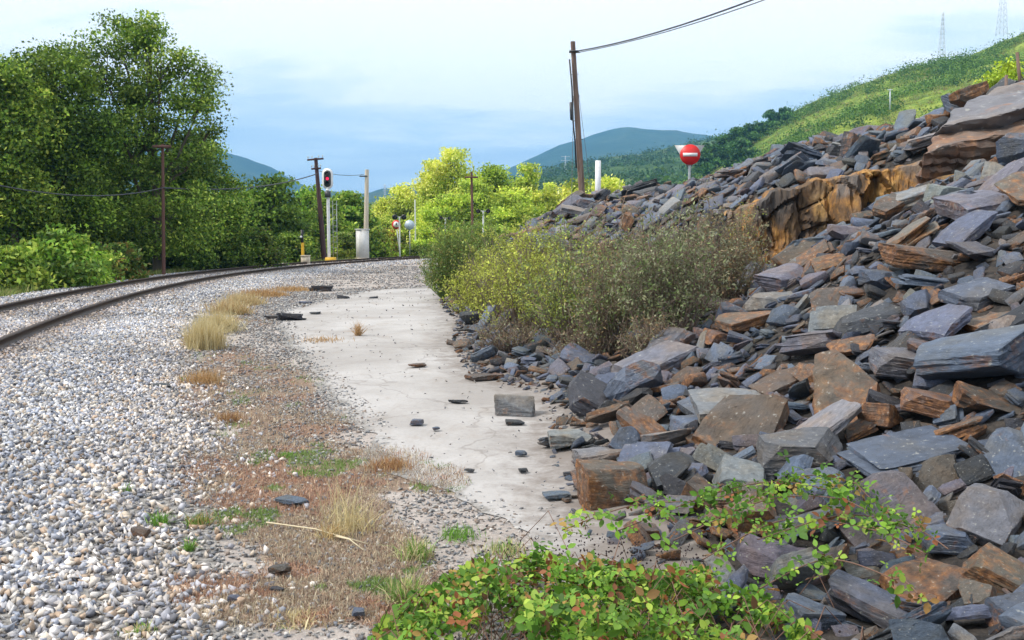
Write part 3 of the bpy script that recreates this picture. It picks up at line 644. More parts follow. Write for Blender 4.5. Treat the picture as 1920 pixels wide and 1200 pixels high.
for i, (px, py, wpx, kd, cn, lab, cat) in enumerate(LOOSE):
    if not wpx: continue
    p = hit(px, py); s = wpx*p.y/F; ids = kindidx[kd]; c = dict(p=(p.x, p.y, p.z+s*(.12 if kd in ('slab', 'layered') else .28)+.02), s=(s, s, s*(1.35 if cat == 'boulder' else .9 if kd == 'block' else 1)), M=np.array(Euler((random.gauss(0, .05), random.gauss(0, .05), random.uniform(-.5, .5))).to_matrix()), c=cn)
    rock_obj('loose_stone', HI[ids[(i*3) % len(ids)]], c, lab, cat, 'loose stones beside the heap')
# ------------------------------------------------------------------ cliff and bedrock ledges
def cliff():
    nu, nv = 230, 64; V = []; r9 = np.random.default_rng(5); cp = np.stack([r9.uniform(4, 8.8, 90), r9.uniform(-.5, 4, 90)], 1); co = r9.normal(0, .10, 90)
    xs = np.linspace(4.15, 8.6, nu); 
    for i, x in enumerate(xs):
        wy = np.interp(x, WX, WY)-.16
        top = max(float(H(x, wy+.55)), .3)+.05-.30*(fbm([x*3], [1], 1.0, 77)[0])*.8; bot = float(H(x, wy-.6))-.5
        for j in range(nv):
            t = j/(nv-1); z = bot+(top-bot)*min(1, t/.86); back = max(0, (t-.86)/.14)*.55
            c = (fbm([x*1.6], [z*.35], .5, 31)[0]-.5)*.62+(fbm([x*4], [z*1.2], .4, 37)[0]-.5)*.20+round(math.sin(x*5.1+fbm([x], [z], .8, 3)[0]*3)*1.4)*.05
            xx_ = x+.10*math.sin(z*5+x*2); dd = ((cp[:, 0]-xx_)*1.25)**2+((cp[:, 1]-z)*.75)**2; o2 = np.argsort(dd)[:2]; c += co[o2[0]]-(.09 if dd[o2[1]]**.5-dd[o2[0]]**.5 < .035 else 0)
            V.append((x, wy-c*(1-back*.6)*min(1, (xs[-1]-x)*3+.1)-.05+back+(.25*(1-t) if t < .86 else 0)*-.6, z+(.04*math.sin(x*7+j) if back > 0 else 0)))
    i = np.arange(nu*nv).reshape(nu, nv); q = np.stack([i[:-1, :-1], i[1:, :-1], i[1:, 1:], i[:-1, 1:]], -1).reshape(-1, 4)
    me = mk_mesh('rock_cliff', V, q, smooth=True); me.set_sharp_from_angle(angle=R(35)); o = obj('rock_cliff', me, M_cliff); tag(o, 'low ochre and brown bedrock cliff streaked with rust behind the shrubs', 'cliff')
M_cliff = cliff_mat(); cliff()
def ledge(name, top, th, label, seed, colour, rust):
    bm = bmesh.new(); up = [bm.verts.new(at(*p)) for p in top]; dn = [bm.verts.new(v.co+Vector(th)+Vector((0, .12, 0))) for v in up]; n = len(up)
    bm.faces.new(up); bm.faces.new(dn[::-1])
    for i in range(n): bm.faces.new((up[i], dn[i], dn[(i+1) % n], up[(i+1) % n]))
    bmesh.ops.recalc_face_normals(bm, faces=bm.faces[:]); bmesh.ops.bevel(bm, geom=bm.edges[:], offset=.025, segments=1, affect='EDGES'); bmesh.ops.triangulate(bm, faces=bm.faces[:])
    bm = refine(bm, .10, .042, seed)
    V, T = arrays(bm); c = V.mean(0); me = mk_mesh(name, V-c, T, np.array((*colour, rust)), (V-c)*[.9, .9, .35]+seed*7, smooth=True); me.set_sharp_from_angle(angle=R(30))
    o = obj(name, me, M_rock, loc=c); tag(o, label, 'rock', 'bedrock ledges at the heap top'); return o
ledge('bedrock_ledge', [(1732,286,13.3),(1800,266,13.4),(1905,250,13.4),(2080,214,13.2),(2160,150,15.5),(1925,212,14.9),(1850,232,14.6),(1768,243,14.4)], (.0, .05, -.42), 'lower brown bedrock ledge with a rusty vertical face at the heap top', 3, (.12, .10, .095), .70)
ledge('bedrock_ledge', [(1760,236,14.0),(1850,226,13.9),(1925,198,13.8),(2120,150,13.8),(2160,70,17),(1925,150,16.8),(1862,168,16.3),(1796,203,15.4)], (.03, .1, -.17), 'upper lavender-grey bedrock slab overhanging the rusty ledge', 5, (.135, .135, .155), .42)
c = dict(p=tuple(at(1816, 180, 17.2)), s=(.30, .25, .34), M=np.array(Euler((-.2, -.35, .2)).to_matrix()), c='rust-stained'); rock_obj('bedrock_ledge', HI[kindidx['block'][1]], c, 'dark red-brown rock poking up behind the top bedrock slab', 'rock', 'bedrock ledges at the heap top')
# ------------------------------------------------------------------ vegetation
def leafmesh(P, size, tint, asp=.5, nrmbias=None, flat=.0):
    n = len(P); d = rng.normal(size=(n, 3)); d[:, 2] *= (1-flat)
    if nrmbias is not None: d = d+nrmbias
    d /= np.linalg.norm(d, axis=1)[:, None]; e = np.cross(d, rng.normal(size=(n, 3))); e /= np.linalg.norm(e, axis=1)[:, None]; f = np.cross(d, e)
    s = size[:, None]; V = np.stack([P-e*s, P+f*s*asp+d*s*.12, P+e*s, P-f*s*asp+d*s*.12], 1).reshape(-1, 3)
    return V, np.arange(4*n).reshape(n, 4), np.repeat(np.hstack([tint, np.ones((n, 1))]), 4, 0)
def pal_tint(n, pal, spread=.2):
    pal = np.array(pal); k = rng.integers(0, len(pal), n); j = rng.integers(0, len(pal), n); a = rng.random((n, 1)); return (pal[k]*a+pal[j]*(1-a))*rng.uniform(1-spread, 1+spread, (n, 1))
def crown_pts(lobes, nclump, nleaf, cr, vflat=.65, shell=(.55, 1.05)):
    nclump = max(nclump, 24)
    Ps, Cid = [], []; areas = np.array([l[3]*l[5] for l in lobes]); areas = areas/areas.sum(); cid = 0
    for l, a in zip(lobes, areas):
        nc = max(3, int(nclump*a)); d = rng.normal(size=(nc, 3)); d /= np.linalg.norm(d, axis=1)[:, None]; r = rng.uniform(*shell, (nc, 1))
        C = np.array(l[:3])+d*r*np.array(l[3:6]); per = max(2, int(nleaf*a/nc))
        rad = cr*rng.uniform(.6, 1.4, (nc, 1, 1)); Q = C[:, None]+np.clip(rng.normal(size=(nc, per, 3)), -1.7, 1.7)*rad*np.array([1, 1, vflat])*.5
        Ps.append(Q.reshape(-1, 3)); Cid.append(np.repeat(np.arange(nc)+cid, per)); cid += nc
    return np.concatenate(Ps), np.concatenate(Cid)
def tree(name, px, top, wpx, Y, pal, label, cat='tree', group=None, nleaf=16000, leaf=.11, prof='round', cr=.9, nlobe=11, zb=None, trunk_r=.16, low=.08, lobes=None, asp=.55, spread=.22):
    t = at(px, top, Y); x = t.x; z0 = float(H(x, Y)) if zb is None else zb; h = t.z-z0; w_ = wpx*Y/F; r = random.Random(int(px*7+top))
    root = empty(name, (x, Y, z0)); tag(root, label, cat, group)
    if lobes is None:
        lobes = []
        for i in range(nlobe):
            f = (i+.5)/nlobe; zc = h*(low+(1-low)*f*.88+.02)
            env = {'round': math.sin(math.pi*min(1, .18+.82*f)**.8)**.6 if f < 1 else .3, 'column': .55+.45*math.sin(math.pi*f), 'cone': 1.05-.85*f}[prof]
            rr = w_*.5*env; a = i*2.4+r.random()
            lr = max(rr*.62, w_*.13); q = (rr-lr*.7)
            lobes.append((math.cos(a)*q*r.uniform(.5, 1), math.sin(a)*q*r.uniform(.5, 1), zc, lr, lr*.9, min(lr*.95, h*.22)))
        lobes.append((0, 0, h*.9, w_*.15, w_*.15, h*.10))
    P, cid = crown_pts(lobes, int(nleaf/150), nleaf, cr*1.0, .5, (.72, 1.03)); ct = rng.uniform(.55, 1.65, cid.max()+1)  # random clump tone, range widened to put sunlit patches into leaf colour
    P[:, 2] = np.maximum(P[:, 2], .03); T_ = pal_tint(len(P), pal, spread)*ct[cid][:, None]
    lf_ = np.array([(lambda k: (k*(1+.25*(k-1)), k, k*.9))(r.uniform(.72, 1.45)) for _ in lobes]); lc = np.array([l[:3] for l in lobes]); li_ = np.argmin(((P[:, None]-lc[None])**2).sum(2), 1) if len(P) < 60000 else np.zeros(len(P), int); T_ = T_*lf_[li_]  # lighter: sunlit clumps painted into the leaf tint
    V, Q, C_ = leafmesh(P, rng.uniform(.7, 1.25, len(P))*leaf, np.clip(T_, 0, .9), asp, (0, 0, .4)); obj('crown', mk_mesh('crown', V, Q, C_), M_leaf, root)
    m = MB(); m.tube([(0, 0, -.3), (.05, .03, h*.3), (-.05, 0, h*.6), (0, 0, h*.92)], [trunk_r, trunk_r*.8, trunk_r*.45, trunk_r*.1], 8)
    for l in lobes:
        b = Vector((0, 0, max(.2, l[2]*.55))); e = Vector(l[:3]); mid = (b+e)/2+Vector((0, 0, -.05*h)); m.tube([b, mid, e], [trunk_r*.42, trunk_r*.28, trunk_r*.08], 6)
        for _ in range(3):
            d = Vector((r.gauss(0, 1), r.gauss(0, 1), r.gauss(.4, .6))).normalized(); m.tube([mid.lerp(e, .6), e+Vector((d.x*l[3], d.y*l[4], d.z*l[5]))*.9], [trunk_r*.12, trunk_r*.03], 5)
    m.build('trunk', M_bark, root, True); return root
DG = [(.03, .07, .014), (.06, .12, .02), (.10, .18, .025), (.18, .26, .045)]
MG = [(.07, .14, .02), (.14, .24, .03), (.24, .36, .05), (.40, .48, .09)]
BG = [(.11, .24, .03), (.17, .33, .04), (.24, .40, .06)]
YG = [(.50, .60, .08), (.68, .72, .14), (.36, .48, .06), (.80, .80, .24)]
YG2 = [(.24, .36, .05), (.36, .48, .06), (.46, .55, .09)]
GL = 'trees in the wood left of the track'
def LB(Y, spec, cx):   # lobes from picture positions for one tree at distance Y
    out = []
    for px, py, rx, rz in spec:
        p = at(px, py, Y); out.append((p.x-cx, random.uniform(-.8, .8), p.z, rx*Y/F, rx*Y/F*.85, rz*Y/F))
    return out
Y = 40; cx = at(280, 12, Y).x; zt = float(H(cx, Y))
def lobz(l, z0): return [(a, b, c-z0, d, e, f) for a, b, c, d, e, f in l]
tree('deciduous_tree', 280, 12, 260, Y, DG[1:]+MG, 'tallest tree of the wood, thin open crown with a pointed top', group=GL, nleaf=42000, leaf=.075, cr=.8, trunk_r=.22,
     lobes=lobz(LB(Y, [(283, 50, 22, 26), (278, 84, 34, 30), (225, 75, 36, 38), (185, 110, 36, 45), (310, 115, 40, 40), (250, 140, 50, 50), (350, 160, 40, 50), (385, 190, 24, 40), (392, 225, 14, 25), (300, 200, 60, 50), (200, 200, 60, 60), (240, 280, 80, 70), (320, 290, 70, 60), (230, 380, 80, 80), (320, 400, 80, 80)], cx), zt))
Y = 37; cx = at(95, 88, Y).x; zt = float(H(cx, Y))
tree('deciduous_tree', 95, 88, 200, Y, DG+MG[:3], 'broad dark tree with a rounded top left of the tallest tree', group=GL, nleaf=40000, leaf=.078, cr=.8,
     lobes=lobz(LB(Y, [(92, 108, 26, 24), (50, 140, 36, 34), (120, 150, 50, 40), (70, 200, 60, 50), (140, 240, 60, 60), (50, 280, 60, 60), (120, 340, 70, 60), (60, 390, 60, 60), (160, 420, 60, 60)], cx), zt))
Y = 34; cx = at(10, 110, Y).x; zt = float(H(cx, Y))
tree('deciduous_tree', 10, 112, 160, Y, MG+DG, 'mid green tree at the left edge of the picture', group=GL, nleaf=34000, leaf=.08, cr=.8,
     lobes=lobz(LB(Y, [(8, 138, 26, 26), (-30, 180, 50, 50), (30, 210, 40, 50), (0, 290, 60, 60), (-60, 330, 60, 80), (40, 370, 50, 60), (-10, 440, 60, 60)], cx), zt))
Y = 44; cx = at(360, 250, Y).x; zt = float(H(cx, Y))
tree('deciduous_tree', 360, 245, 200, Y, MG+BG[:1], 'lighter green tree right of the rusty telegraph pole', group=GL, nleaf=40000, leaf=.078, cr=.7,
     lobes=lobz(LB(Y, [(355, 268, 32, 26), (380, 310, 44, 36), (330, 320, 44, 36), (400, 370, 44, 40), (340, 390, 60, 46), (425, 410, 40, 40), (380, 440, 60, 46), (430, 460, 36, 34), (320, 460, 50, 40)], cx), zt))
tree('deciduous_tree', 190, 215, 210, 43, DG, 'dark tree filling the wood behind the tallest tree', group=GL, nleaf=14000, leaf=.14)
tree('deciduous_tree', 90, 190, 230, 45, DG, 'shaded tree behind the broad dark tree', group=GL, nleaf=12000, leaf=.15)
tree('deciduous_tree', 300, 330, 200, 49, DG, 'shaded tree deep behind the rusty telegraph pole', group=GL, nleaf=12000, leaf=.14)
tree('deciduous_tree', -110, 100, 260, 36, MG, 'green tree cut off by the left picture edge', group=GL, nleaf=9000, leaf=.15)
tree('deciduous_tree', 510, 318, 140, 56, DG+MG[:2], 'dark bushy tree left of the leaning telegraph pole', group=GL, nleaf=16000, leaf=.13, low=.02)
tree('deciduous_tree', 452, 350, 110, 58, DG+MG, 'small tree between the lighter tree and the dark bushy tree', group=GL, nleaf=10000, leaf=.13, low=.02)
tree('deciduous_tree', 582, 352, 90, 70, MG+BG, 'green tree directly behind the railway signal', group=GL, nleaf=9000, leaf=.15, low=.02)
tree('deciduous_tree', 650, 352, 90, 69, BG+MG, 'bright green tree between the signal and the pale pole', group=GL, nleaf=11000, leaf=.14, low=.02)
tree('deciduous_tree', 615, 372, 90, 66, MG, 'rounded green tree right behind the signal mast', group=GL, nleaf=9000, leaf=.14, low=.02)
tree('deciduous_tree', 545, 395, 90, 64, MG+[(.2, .2, .08)], 'low grey-green tree behind the yellow marker post', group=GL, nleaf=9000, leaf=.13, low=.02)
GU = 'bushes at the edge of the wood'
for px, top, wp, Y, pal, lab in [(115, 442, 190, 29, BG+MG, 'bright green bush at the wood edge by the rails'), (20, 470, 120, 27, MG, 'green bush at the left picture edge below the trees'), (215, 470, 110, 33, DG+[(.2, .13, .04)], 'dark bush with reddish leaves beside the bright bush'),
                                 (270, 440, 110, 41.5, DG, 'dark bush left of the rusty telegraph pole'), (350, 450, 120, 42, DG+MG, 'dark bush right of the rusty telegraph pole'), (420, 450, 110, 44, DG+MG, 'dark green bush under the lighter tree'), (480, 430, 110, 46, DG+MG+[(.2, .12, .04)], 'bush with brown patches left of the yellow marker post'),
                                 (540, 440, 80, 52, DG+MG, 'dark bush right beside the yellow marker post'), (640, 440, 80, 62, MG+[(.3, .3, .1)], 'olive bush between signal and cabinet')]:
    tree('bush', px, top, wp, Y, pal, lab, 'bush', GU, nleaf=9000, leaf=.085, nlobe=7, cr=.5, trunk_r=.05, low=-.02)
GY_ = 'pale yellow-green trees beyond the crossing'
for px, top, wp, Y, pal, pr, lab in [(845, 283, 105, 92, YG, 'column', 'tallest yellow-green poplar in the centre'), (810, 305, 70, 95, YG, 'column', 'yellow poplar on the left flank of the tallest one'), (760, 350, 90, 98, YG, 'round', 'pale yellow tree above the crossing lights'), (722, 372, 70, 100, YG, 'cone', 'small pointed yellow tree right of the pale pole'),
                                     (925, 308, 90, 88, YG2+YG[:1], 'column', 'greener poplar behind the thin rusty pole'), (890, 335, 120, 82, YG2, 'round', 'wide olive-green tree low in the centre'), (990, 312, 80, 90, YG2+YG, 'round', 'rounded yellow-green tree left of the far pylon'), (1030, 345, 60, 92, YG, 'round', 'small yellow tree left of the wooden pole'),
                                     (1078, 335, 66, 85, YG, 'round', 'yellow tree directly behind the wooden pole'), (1140, 338, 58, 80, YG, 'cone', 'small yellow tree right of the white post'), (960, 360, 110, 78, YG2, 'round', 'low green tree behind the far end of the heap'), (835, 370, 120, 80, YG2+YG[:1], 'round', 'light green tree behind the broom')]:
    tree('poplar_tree', px, top, wp, Y, pal, lab, 'tree', GY_, nleaf=24000, leaf=.135, prof=pr, cr=1.0, trunk_r=.14, low=.05)
for px, top, wp, Y, pal, lab in [(700, 428, 70, 72, YG2+[(.3, .24, .08)], 'olive and brown bush right of the grey cabinet'), (735, 432, 50, 78, YG2+[(.34, .2, .08)], 'brownish bush behind the crossing sign'), (800, 425, 80, 74, YG2, 'light green bush right of the round sign back'), (865, 420, 80, 70, YG2+BG[:1], 'green bush below the far crossing lights'), (930, 425, 90, 62, YG2+MG[2:], 'green bush touching the far heap end'),
                                 (668, 440, 40, 76, MG+YG2, 'green bush behind the cabinet')]:
    tree('bush', px, top, wp, Y, pal, lab, 'bush', 'bushes beyond the crossing', nleaf=7000, leaf=.12, nlobe=7, cr=.6, trunk_r=.05, low=-.02)

def shrub(name, px, bpy_, tpy, wpx, pal, label, nleaf=7000, leaf=.028, nstem=120, upright=.5, stemcol=None, Y=None, cr=.2, group='shrubs in the hollow before the cliff', lean=0):
    p = hit(px, bpy_+14) if Y is None else Vector((at(px, bpy_, Y).x, Y, float(H(at(px, bpy_, Y).x, Y))))
    h = at(px, tpy, p.y).z-p.z; w_ = wpx*p.y/F; nleaf = int(nleaf*(.66 if name != 'broom_shrub' else .9)); leaf *= .8; nstem = int(nstem*(.62 if name != 'broom_shrub' else .9)); cr *= .42; root = empty(name, p); tag(root, label, 'shrub', group); tips = []; m = MB(); r = random.Random(int(px+tpy))
    for i in range(nstem):
        a = r.uniform(0, 6.283); q = math.sqrt(r.random())*w_*.5; b0 = Vector((math.cos(a)*q*.35, math.sin(a)*q*.35, -.03)); hh = h*(1-.45*(q/(w_*.5))**2)*r.uniform(.34, 1.16)
        e = Vector((math.cos(a)*q*1.08+r.gauss(0, .09)*hh, math.sin(a)*q*.85+r.gauss(0, .09)*hh, hh)); mid = b0.lerp(e, .5)+Vector((r.gauss(0, .05), r.gauss(0, .05), hh*.12*(1-upright)))
        rs = .004+.004*r.random(); m.tube([b0, mid, e], [rs*1.5, rs, rs*.4], 4, False); tips += [(mid.lerp(e, t)) for t in (.0, .25, .5, .75, 1.0)]
        for _ in range(5):
            s_ = mid.lerp(e, r.random()); d = Vector((r.gauss(0, .5), r.gauss(0, .5), r.uniform(.3, 1))).normalized()*h*.16; m.tube([s_, s_+d], [rs*.6, rs*.25], 3, False); tips.append(s_+d)
    m.build('stem', stemcol or M_twig, root)
    tips = np.array([tuple(t) for t in tips]); wt_ = rng.random(len(tips))**1.6; wt_ /= wt_.sum(); k = rng.choice(len(tips), nleaf, p=wt_); P = tips[k]+rng.normal(size=(nleaf, 3))*cr*h*.33; P[:, 2] = np.maximum(P[:, 2], .02)
    ct = rng.uniform(.75, 1.25, len(tips)); T_ = pal_tint(nleaf, pal, .25)*ct[k][:, None]; V, Q, C_ = leafmesh(P, rng.uniform(.6, 1.4, nleaf)*leaf, T_, .42, (0, 0, .3)); obj('leaves', mk_mesh('leaves', V, Q, C_), M_leaf, root); return root
GG = [(.20, .21, .12), (.28, .29, .17), (.35, .36, .23), (.15, .155, .08)]
GB = [(.22, .31, .10), (.32, .41, .14), (.16, .22, .07)]
OL = [(.44, .50, .08), (.56, .58, .11), (.33, .37, .07)]
BR = [(.33, .22, .12), (.24, .16, .09)]
M_green_stem = simple('broom_stem', (.13, .19, .04), .8, vs=12); M_rusty_stem = simple('rusty_stem', (.26, .12, .05), .85, vs=10)
shrub('broom_shrub', 850, 548, 418, 110, [(.15, .26, .05), (.22, .32, .07), (.30, .24, .08)], 'upright green broom with rust-brown base at the end of the slab', 9000, .035, 380, .95, M_green_stem, cr=.12)
shrub('broom_shrub', 905, 520, 415, 100, [(.17, .27, .05), (.25, .33, .08)], 'second green broom behind and right of the rust-based one', 8000, .04, 300, .95, M_green_stem, cr=.12, Y=27)
for a in [(905, 590, 470, 130, OL, 'yellowish low shrub at the slab edge below the broom', 7500, .03), (980, 612, 432, 170, OL, 'olive shrub with yellowing leaves left in the hollow', 10000, .03), (1075, 640, 432, 200, GB+OL[:2]+GG[:1], 'wide grey-green shrub in the middle of the hollow', 12000, .028),
          (1165, 655, 420, 180, GG+GB+BR, 'twiggy grey shrub in the hollow right of the wide one', 10000, .027), (1255, 640, 400, 170, GG+GB[:1], 'silver-grey shrub below the no-entry sign', 11000, .027), (1335, 580, 398, 150, GG+BR, 'thin grey-brown shrub against the ochre cliff', 9000, .027), (1390, 520, 400, 90, GG+OL[:1]+BR, 'dry shrub at the left end of the cliff', 6000, .027),
          (1110, 560, 425, 140, GB+BR, 'green shrub between the wide shrub and rubble ridge', 8000, .032), (1010, 540, 420, 120, [(.34, .36, .05), (.26, .3, .06)], 'bright yellow-leaved shrub under the far rubble ridge', 7000, .035), (1230, 545, 410, 150, GG+BR, 'brownish shrub tucked behind the silver-grey one', 8000, .032), (940, 560, 440, 110, GB+OL, 'green shrub between the broom and the olive shrub', 7500, .032)]:
    px, b_, t_, w2, pal, lab, nl, lf = a
    if b_ < 570: shrub('grey_shrub', px, b_, t_, w2, pal, lab, nl, lf, 160, .6, Y={1110: 19.5, 1010: 22.5, 1230: 18.2, 940: 22, 1390: 17.0}.get(px))
    else: shrub('grey_shrub', px, b_, t_, w2, pal, lab, nl, lf, 170, .55)
shrub('grey_shrub', 960, 645, 590, 150, BR+GG, 'low dead twiggy growth along the heap foot', 2200, .02, 160, .4); shrub('grey_shrub', 1100, 668, 600, 170, BR+GG, 'brown twigs below the wide grey-green shrub', 2500, .02, 180, .4); shrub('grey_shrub', 1220, 665, 585, 120, BR+GG, 'brown twigs below the twiggy grey shrub', 2200, .02, 150, .4)
# bramble
def bramble():
    p0 = (.35, 4.05); root = empty('bramble_bush', (*p0, float(H(*p0)))); tag(root, 'bright green trailing bramble at the bottom with canes over the rocks', 'bramble'); z0 = root.location.z
    def mound(x, y):
        cx = .30; a = (x-cx)/(.86); b = (y-3.5)/(.98); r2 = a*a+b*b*np.where(b > 0, 1., 1.); n = fbm(x, y, .28, 41); return np.maximum(0, 1-r2*1.0)**.5*.27*(.05+1.75*n)*((x > -.75+.25*n))
    P, Nn = [], []
    n = 13000; x = rng.uniform(-.65, 1.4, n); y = rng.uniform(2.7, 4.75, n); mz = mound(x, y); k = (mz > .02) & (fbm(x, y, .13, 44) > .47); x, y, mz = x[k], y[k], mz[k]
    z = H(x, y)+mz*rng.random(len(x))**.35; P = np.stack([x, y, z], 1)
    m = MB(); r = random.Random(5)
    for _ in range(170):
        a = r.uniform(0, 6.28); b = (.3+r.gauss(0, .4), 3.6+r.gauss(0, .35)); l = r.uniform(.2, .5); e = (b[0]+math.cos(a)*l, b[1]+math.sin(a)*l*.8)
        zb = float(H(*b)); ze = float(H(*e)); m.tube([(b[0]-p0[0], b[1]-p0[1], zb-z0), ((b[0]+e[0])/2-p0[0], (b[1]+e[1])/2-p0[1], max(zb, ze)+.24*r.uniform(.5, 1.1)-z0), (e[0]-p0[0], e[1]-p0[1], ze+.05-z0)], .0022, 4, False)
    ex = []
    canes = [[(1150, 1060), (1330, 985), (1450, 965), (1560, 990)], [(1250, 1080), (1420, 1000), (1560, 1000), (1680, 1080)], [(1300, 1120), (1450, 1040), (1600, 1060), (1700, 1110)], [(1400, 1180), (1520, 1120), (1640, 1160), (1680, 1190)], [(1330, 1040), (1480, 955), (1580, 970), (1640, 1030)], [(1050, 1060), (1180, 1010), (1300, 1000), (1380, 980)], [(1400, 1080), (1560, 1030), (1680, 1060), (1740, 1100)]]
    for cn in canes:
        pts = [hit(px, py+10) for px, py in cn]; pts = [Vector((p.x, p.y-.18, p.z+.25)) for p in pts]; pts = catmull([(p.x, p.y) for p in [pts[0]]+pts+[pts[-1]]], .03), pts
        path, key = pts; zs = np.interp([p.x for p in path], sorted(k.x for k in key), [k.z for k in sorted(key, key=lambda k: k.x)]); path = [Vector((p.x, p.y, z+.0)) for p, z in zip(path, zs)]
        m.tube([p-Vector((*p0, z0)) for p in path], .0028, 5, False)
        for p in path:
            for _ in range(3 if r.random() < .55 else 0): ex.append((p.x+r.gauss(0, .035), p.y+r.gauss(0, .035), p.z+r.gauss(.005, .03)))
    m.build('cane', simple('bramble_cane', (.17, .09, .06), .7, vs=14), root)
    P = np.concatenate([P, np.array(ex)]); n = len(P)
    # each leaf: three folded oval leaflets
    d = rng.normal(size=(n, 3))*.8+[0, -.3, 1]; d /= np.linalg.norm(d, axis=1)[:, None]; e = np.cross(d, rng.normal(size=(n, 3))); e /= np.linalg.norm(e, axis=1)[:, None]; f = np.cross(d, e)
    s = (.008+.017*rng.random(n)**1.3)[:, None]; tn = pal_tint(n, [(.12, .27, .03), (.22, .40, .04), (.36, .48, .07), (.06, .14, .02), (.15, .30, .04), (.08, .18, .03)], .25); br = rng.random(n) < .17; tn[br] = pal_tint(br.sum(), [(.28, .10, .04), (.42, .28, .08), (.16, .08, .04)]); Vs, Fs, Cs = [], [], []; off = 0
    for ang, kx in ((0, 1.0), (1.9, .78), (-1.9, .78)):
        ax = e*math.cos(ang)+f*math.sin(ang); bx = np.cross(d, ax); o_ = P+ax*s*.25; sk = s*kx
        prof = [(0, 0), (.5, .55), (1.15, .72), (1.8, .42), (2.25, 0), (1.8, -.42), (1.15, -.72), (.5, -.55)]
        V = np.stack([o_+ax*sk*u+bx*sk*v+d*sk*(.28*abs(v)-.10*u*u*.5) for u, v in prof], 1); Vs.append(V.reshape(-1, 3))
        i = np.arange(n)[:, None]*8+off; Fs.append(np.concatenate([i+np.array([0, 1, 2, 3]), i+np.array([0, 3, 4, 5]), i+np.array([0, 5, 6, 7])])); Cs.append(np.repeat(np.hstack([tn, np.ones((n, 1))]), 8, 0)); off += n*8
    V = np.concatenate(Vs)-np.array([*p0, z0]); obj('leaves', mk_mesh('leaves', V, np.concatenate(Fs), np.concatenate(Cs), smooth=True), M_leaf, root)
    nb = 260; x = rng.normal(.45, .28, nb); y = rng.normal(4.6, .12, nb); x2 = np.concatenate([x, rng.uniform(-.3, 1.3, 100)]); y2 = np.concatenate([y, rng.uniform(3.4, 4.5, 100)]); z = H(x2, y2)+rng.uniform(.1, .26, 360)*np.clip(mound(x2, y2)*6, .5, 1.1)
    V, T, C_, _ = merge([hull_proto(77, 1, 1, 1, 14)], np.stack([x2, y2, z], 1)-[*p0, z0], np.full((360, 3), .006), rand_mats(360), np.tile([.03, .015, .02, 1], (360, 1))); b_ = obj('berries', mk_mesh('berries', V, T, C_), M_stone, root); b_['kind'] = 'stuff'
bramble()
# blades: dry grass, weeds
def blades(P, hgt, width, tint, lean=.5, seg=True):
    n = len(P); a = rng.uniform(0, 2*np.pi, n); l = np.abs(rng.normal(0, lean, n)); d = np.stack([np.cos(a)*l, np.sin(a)*l, np.ones(n)], 1); d /= np.linalg.norm(d, axis=1)[:, None]
    b = rng.uniform(0, 2*np.pi, n); wv = np.stack([np.cos(b), np.sin(b), np.zeros(n)], 1)*width[:, None]; h_ = hgt[:, None]; mid = P+d*h_*.55; tip = P+d*h_+np.stack([np.cos(a), np.sin(a), np.zeros(n)-.6], 1)*h_*.25*l[:, None]
    V = np.stack([P-wv, P+wv, mid+wv*.8, mid-wv*.8, tip], 1).reshape(-1, 3); i = np.arange(n)[:, None]*5
    return V, [i+np.array([0, 1, 2, 3]), i+np.array([3, 2, 4])], np.repeat(np.hstack([tint, np.ones((n, 1))]), 5, 0)
def weed_pts(n):
    px = rng.uniform(250, 1000, n); py = 560+640*rng.random(n)**.8; P = []
    u = (px-960)/F; v = (600-py)/F; dy = v*math.sin(PITCH)+math.cos(PITCH); dz = v*math.cos(PITCH)-math.sin(PITCH); Yd = -EYE/dz*dy; x = u/dy*Yd; y = Yd
    m = weedmask(px, py)*(.35+1.1*fbm(x, y, .35, 51)); k = (rng.random(n) < m) & (x > ball_x(y)-.15) ; return x[k], y[k]
x, y = weed_pts(190000); z = H(x, y); n = len(x); sc_y = np.interp(y, [3, 12, 25], [1, 1.5, 2.2])
T_ = pal_tint(n, [(.43, .29, .21), (.32, .20, .15), (.52, .40, .29), (.64, .55, .40), (.24, .19, .16)], .25); hue = fbm(x, y, .5, 61)[:, None]; T_ = T_*np.where(hue > .55, [1.0, .84, .8], [1, 1.05, 1.05]); gsel = (fbm(x, y, .3, 66) > .66); T_[gsel] = pal_tint(gsel.sum(), [(.16, .26, .06), (.22, .30, .1)])
V, Q, C_ = blades(np.stack([x, y, z], 1), rng.uniform(.010, .042, n)*sc_y, rng.uniform(.0011, .0024, n)*sc_y, T_, 1.1)
tag(obj('dry_weeds', mk_mesh('dry_weeds', V, Q, C_), M_dry), 'low reddish-brown dry weeds and moss between ballast and concrete', 'weeds', kind='stuff')
def tuft(px, py, wpx, hpx, pal, label, n, cat='dry grass', name='grass_tuft', lean=.35, wd=.0022, group='grass tufts beside the ballast'):
    p = hit(px, py); s = wpx*p.y/F*.5; h = hpx*p.y/F; q = rng.normal(size=(n, 2))*s*.4; P = np.stack([q[:, 0], q[:, 1]*1.1, np.zeros(n)], 1); P[:, 2] = H(P[:, 0]+p.x, P[:, 1]+p.y)-p.z
    V, Q, C_ = blades(P, h*rng.uniform(.5, 1.1, n), rng.uniform(.6, 1.2, n)*wd*max(1, p.y/8), pal_tint(n, pal, .2), lean); o = obj(name, mk_mesh(name, V, Q, C_), M_dry, loc=p); tag(o, label, cat, group)
STW = [(.62, .52, .28), (.52, .42, .22), (.66, .58, .36)]
ORG = [(.50, .33, .16), (.42, .26, .12)]
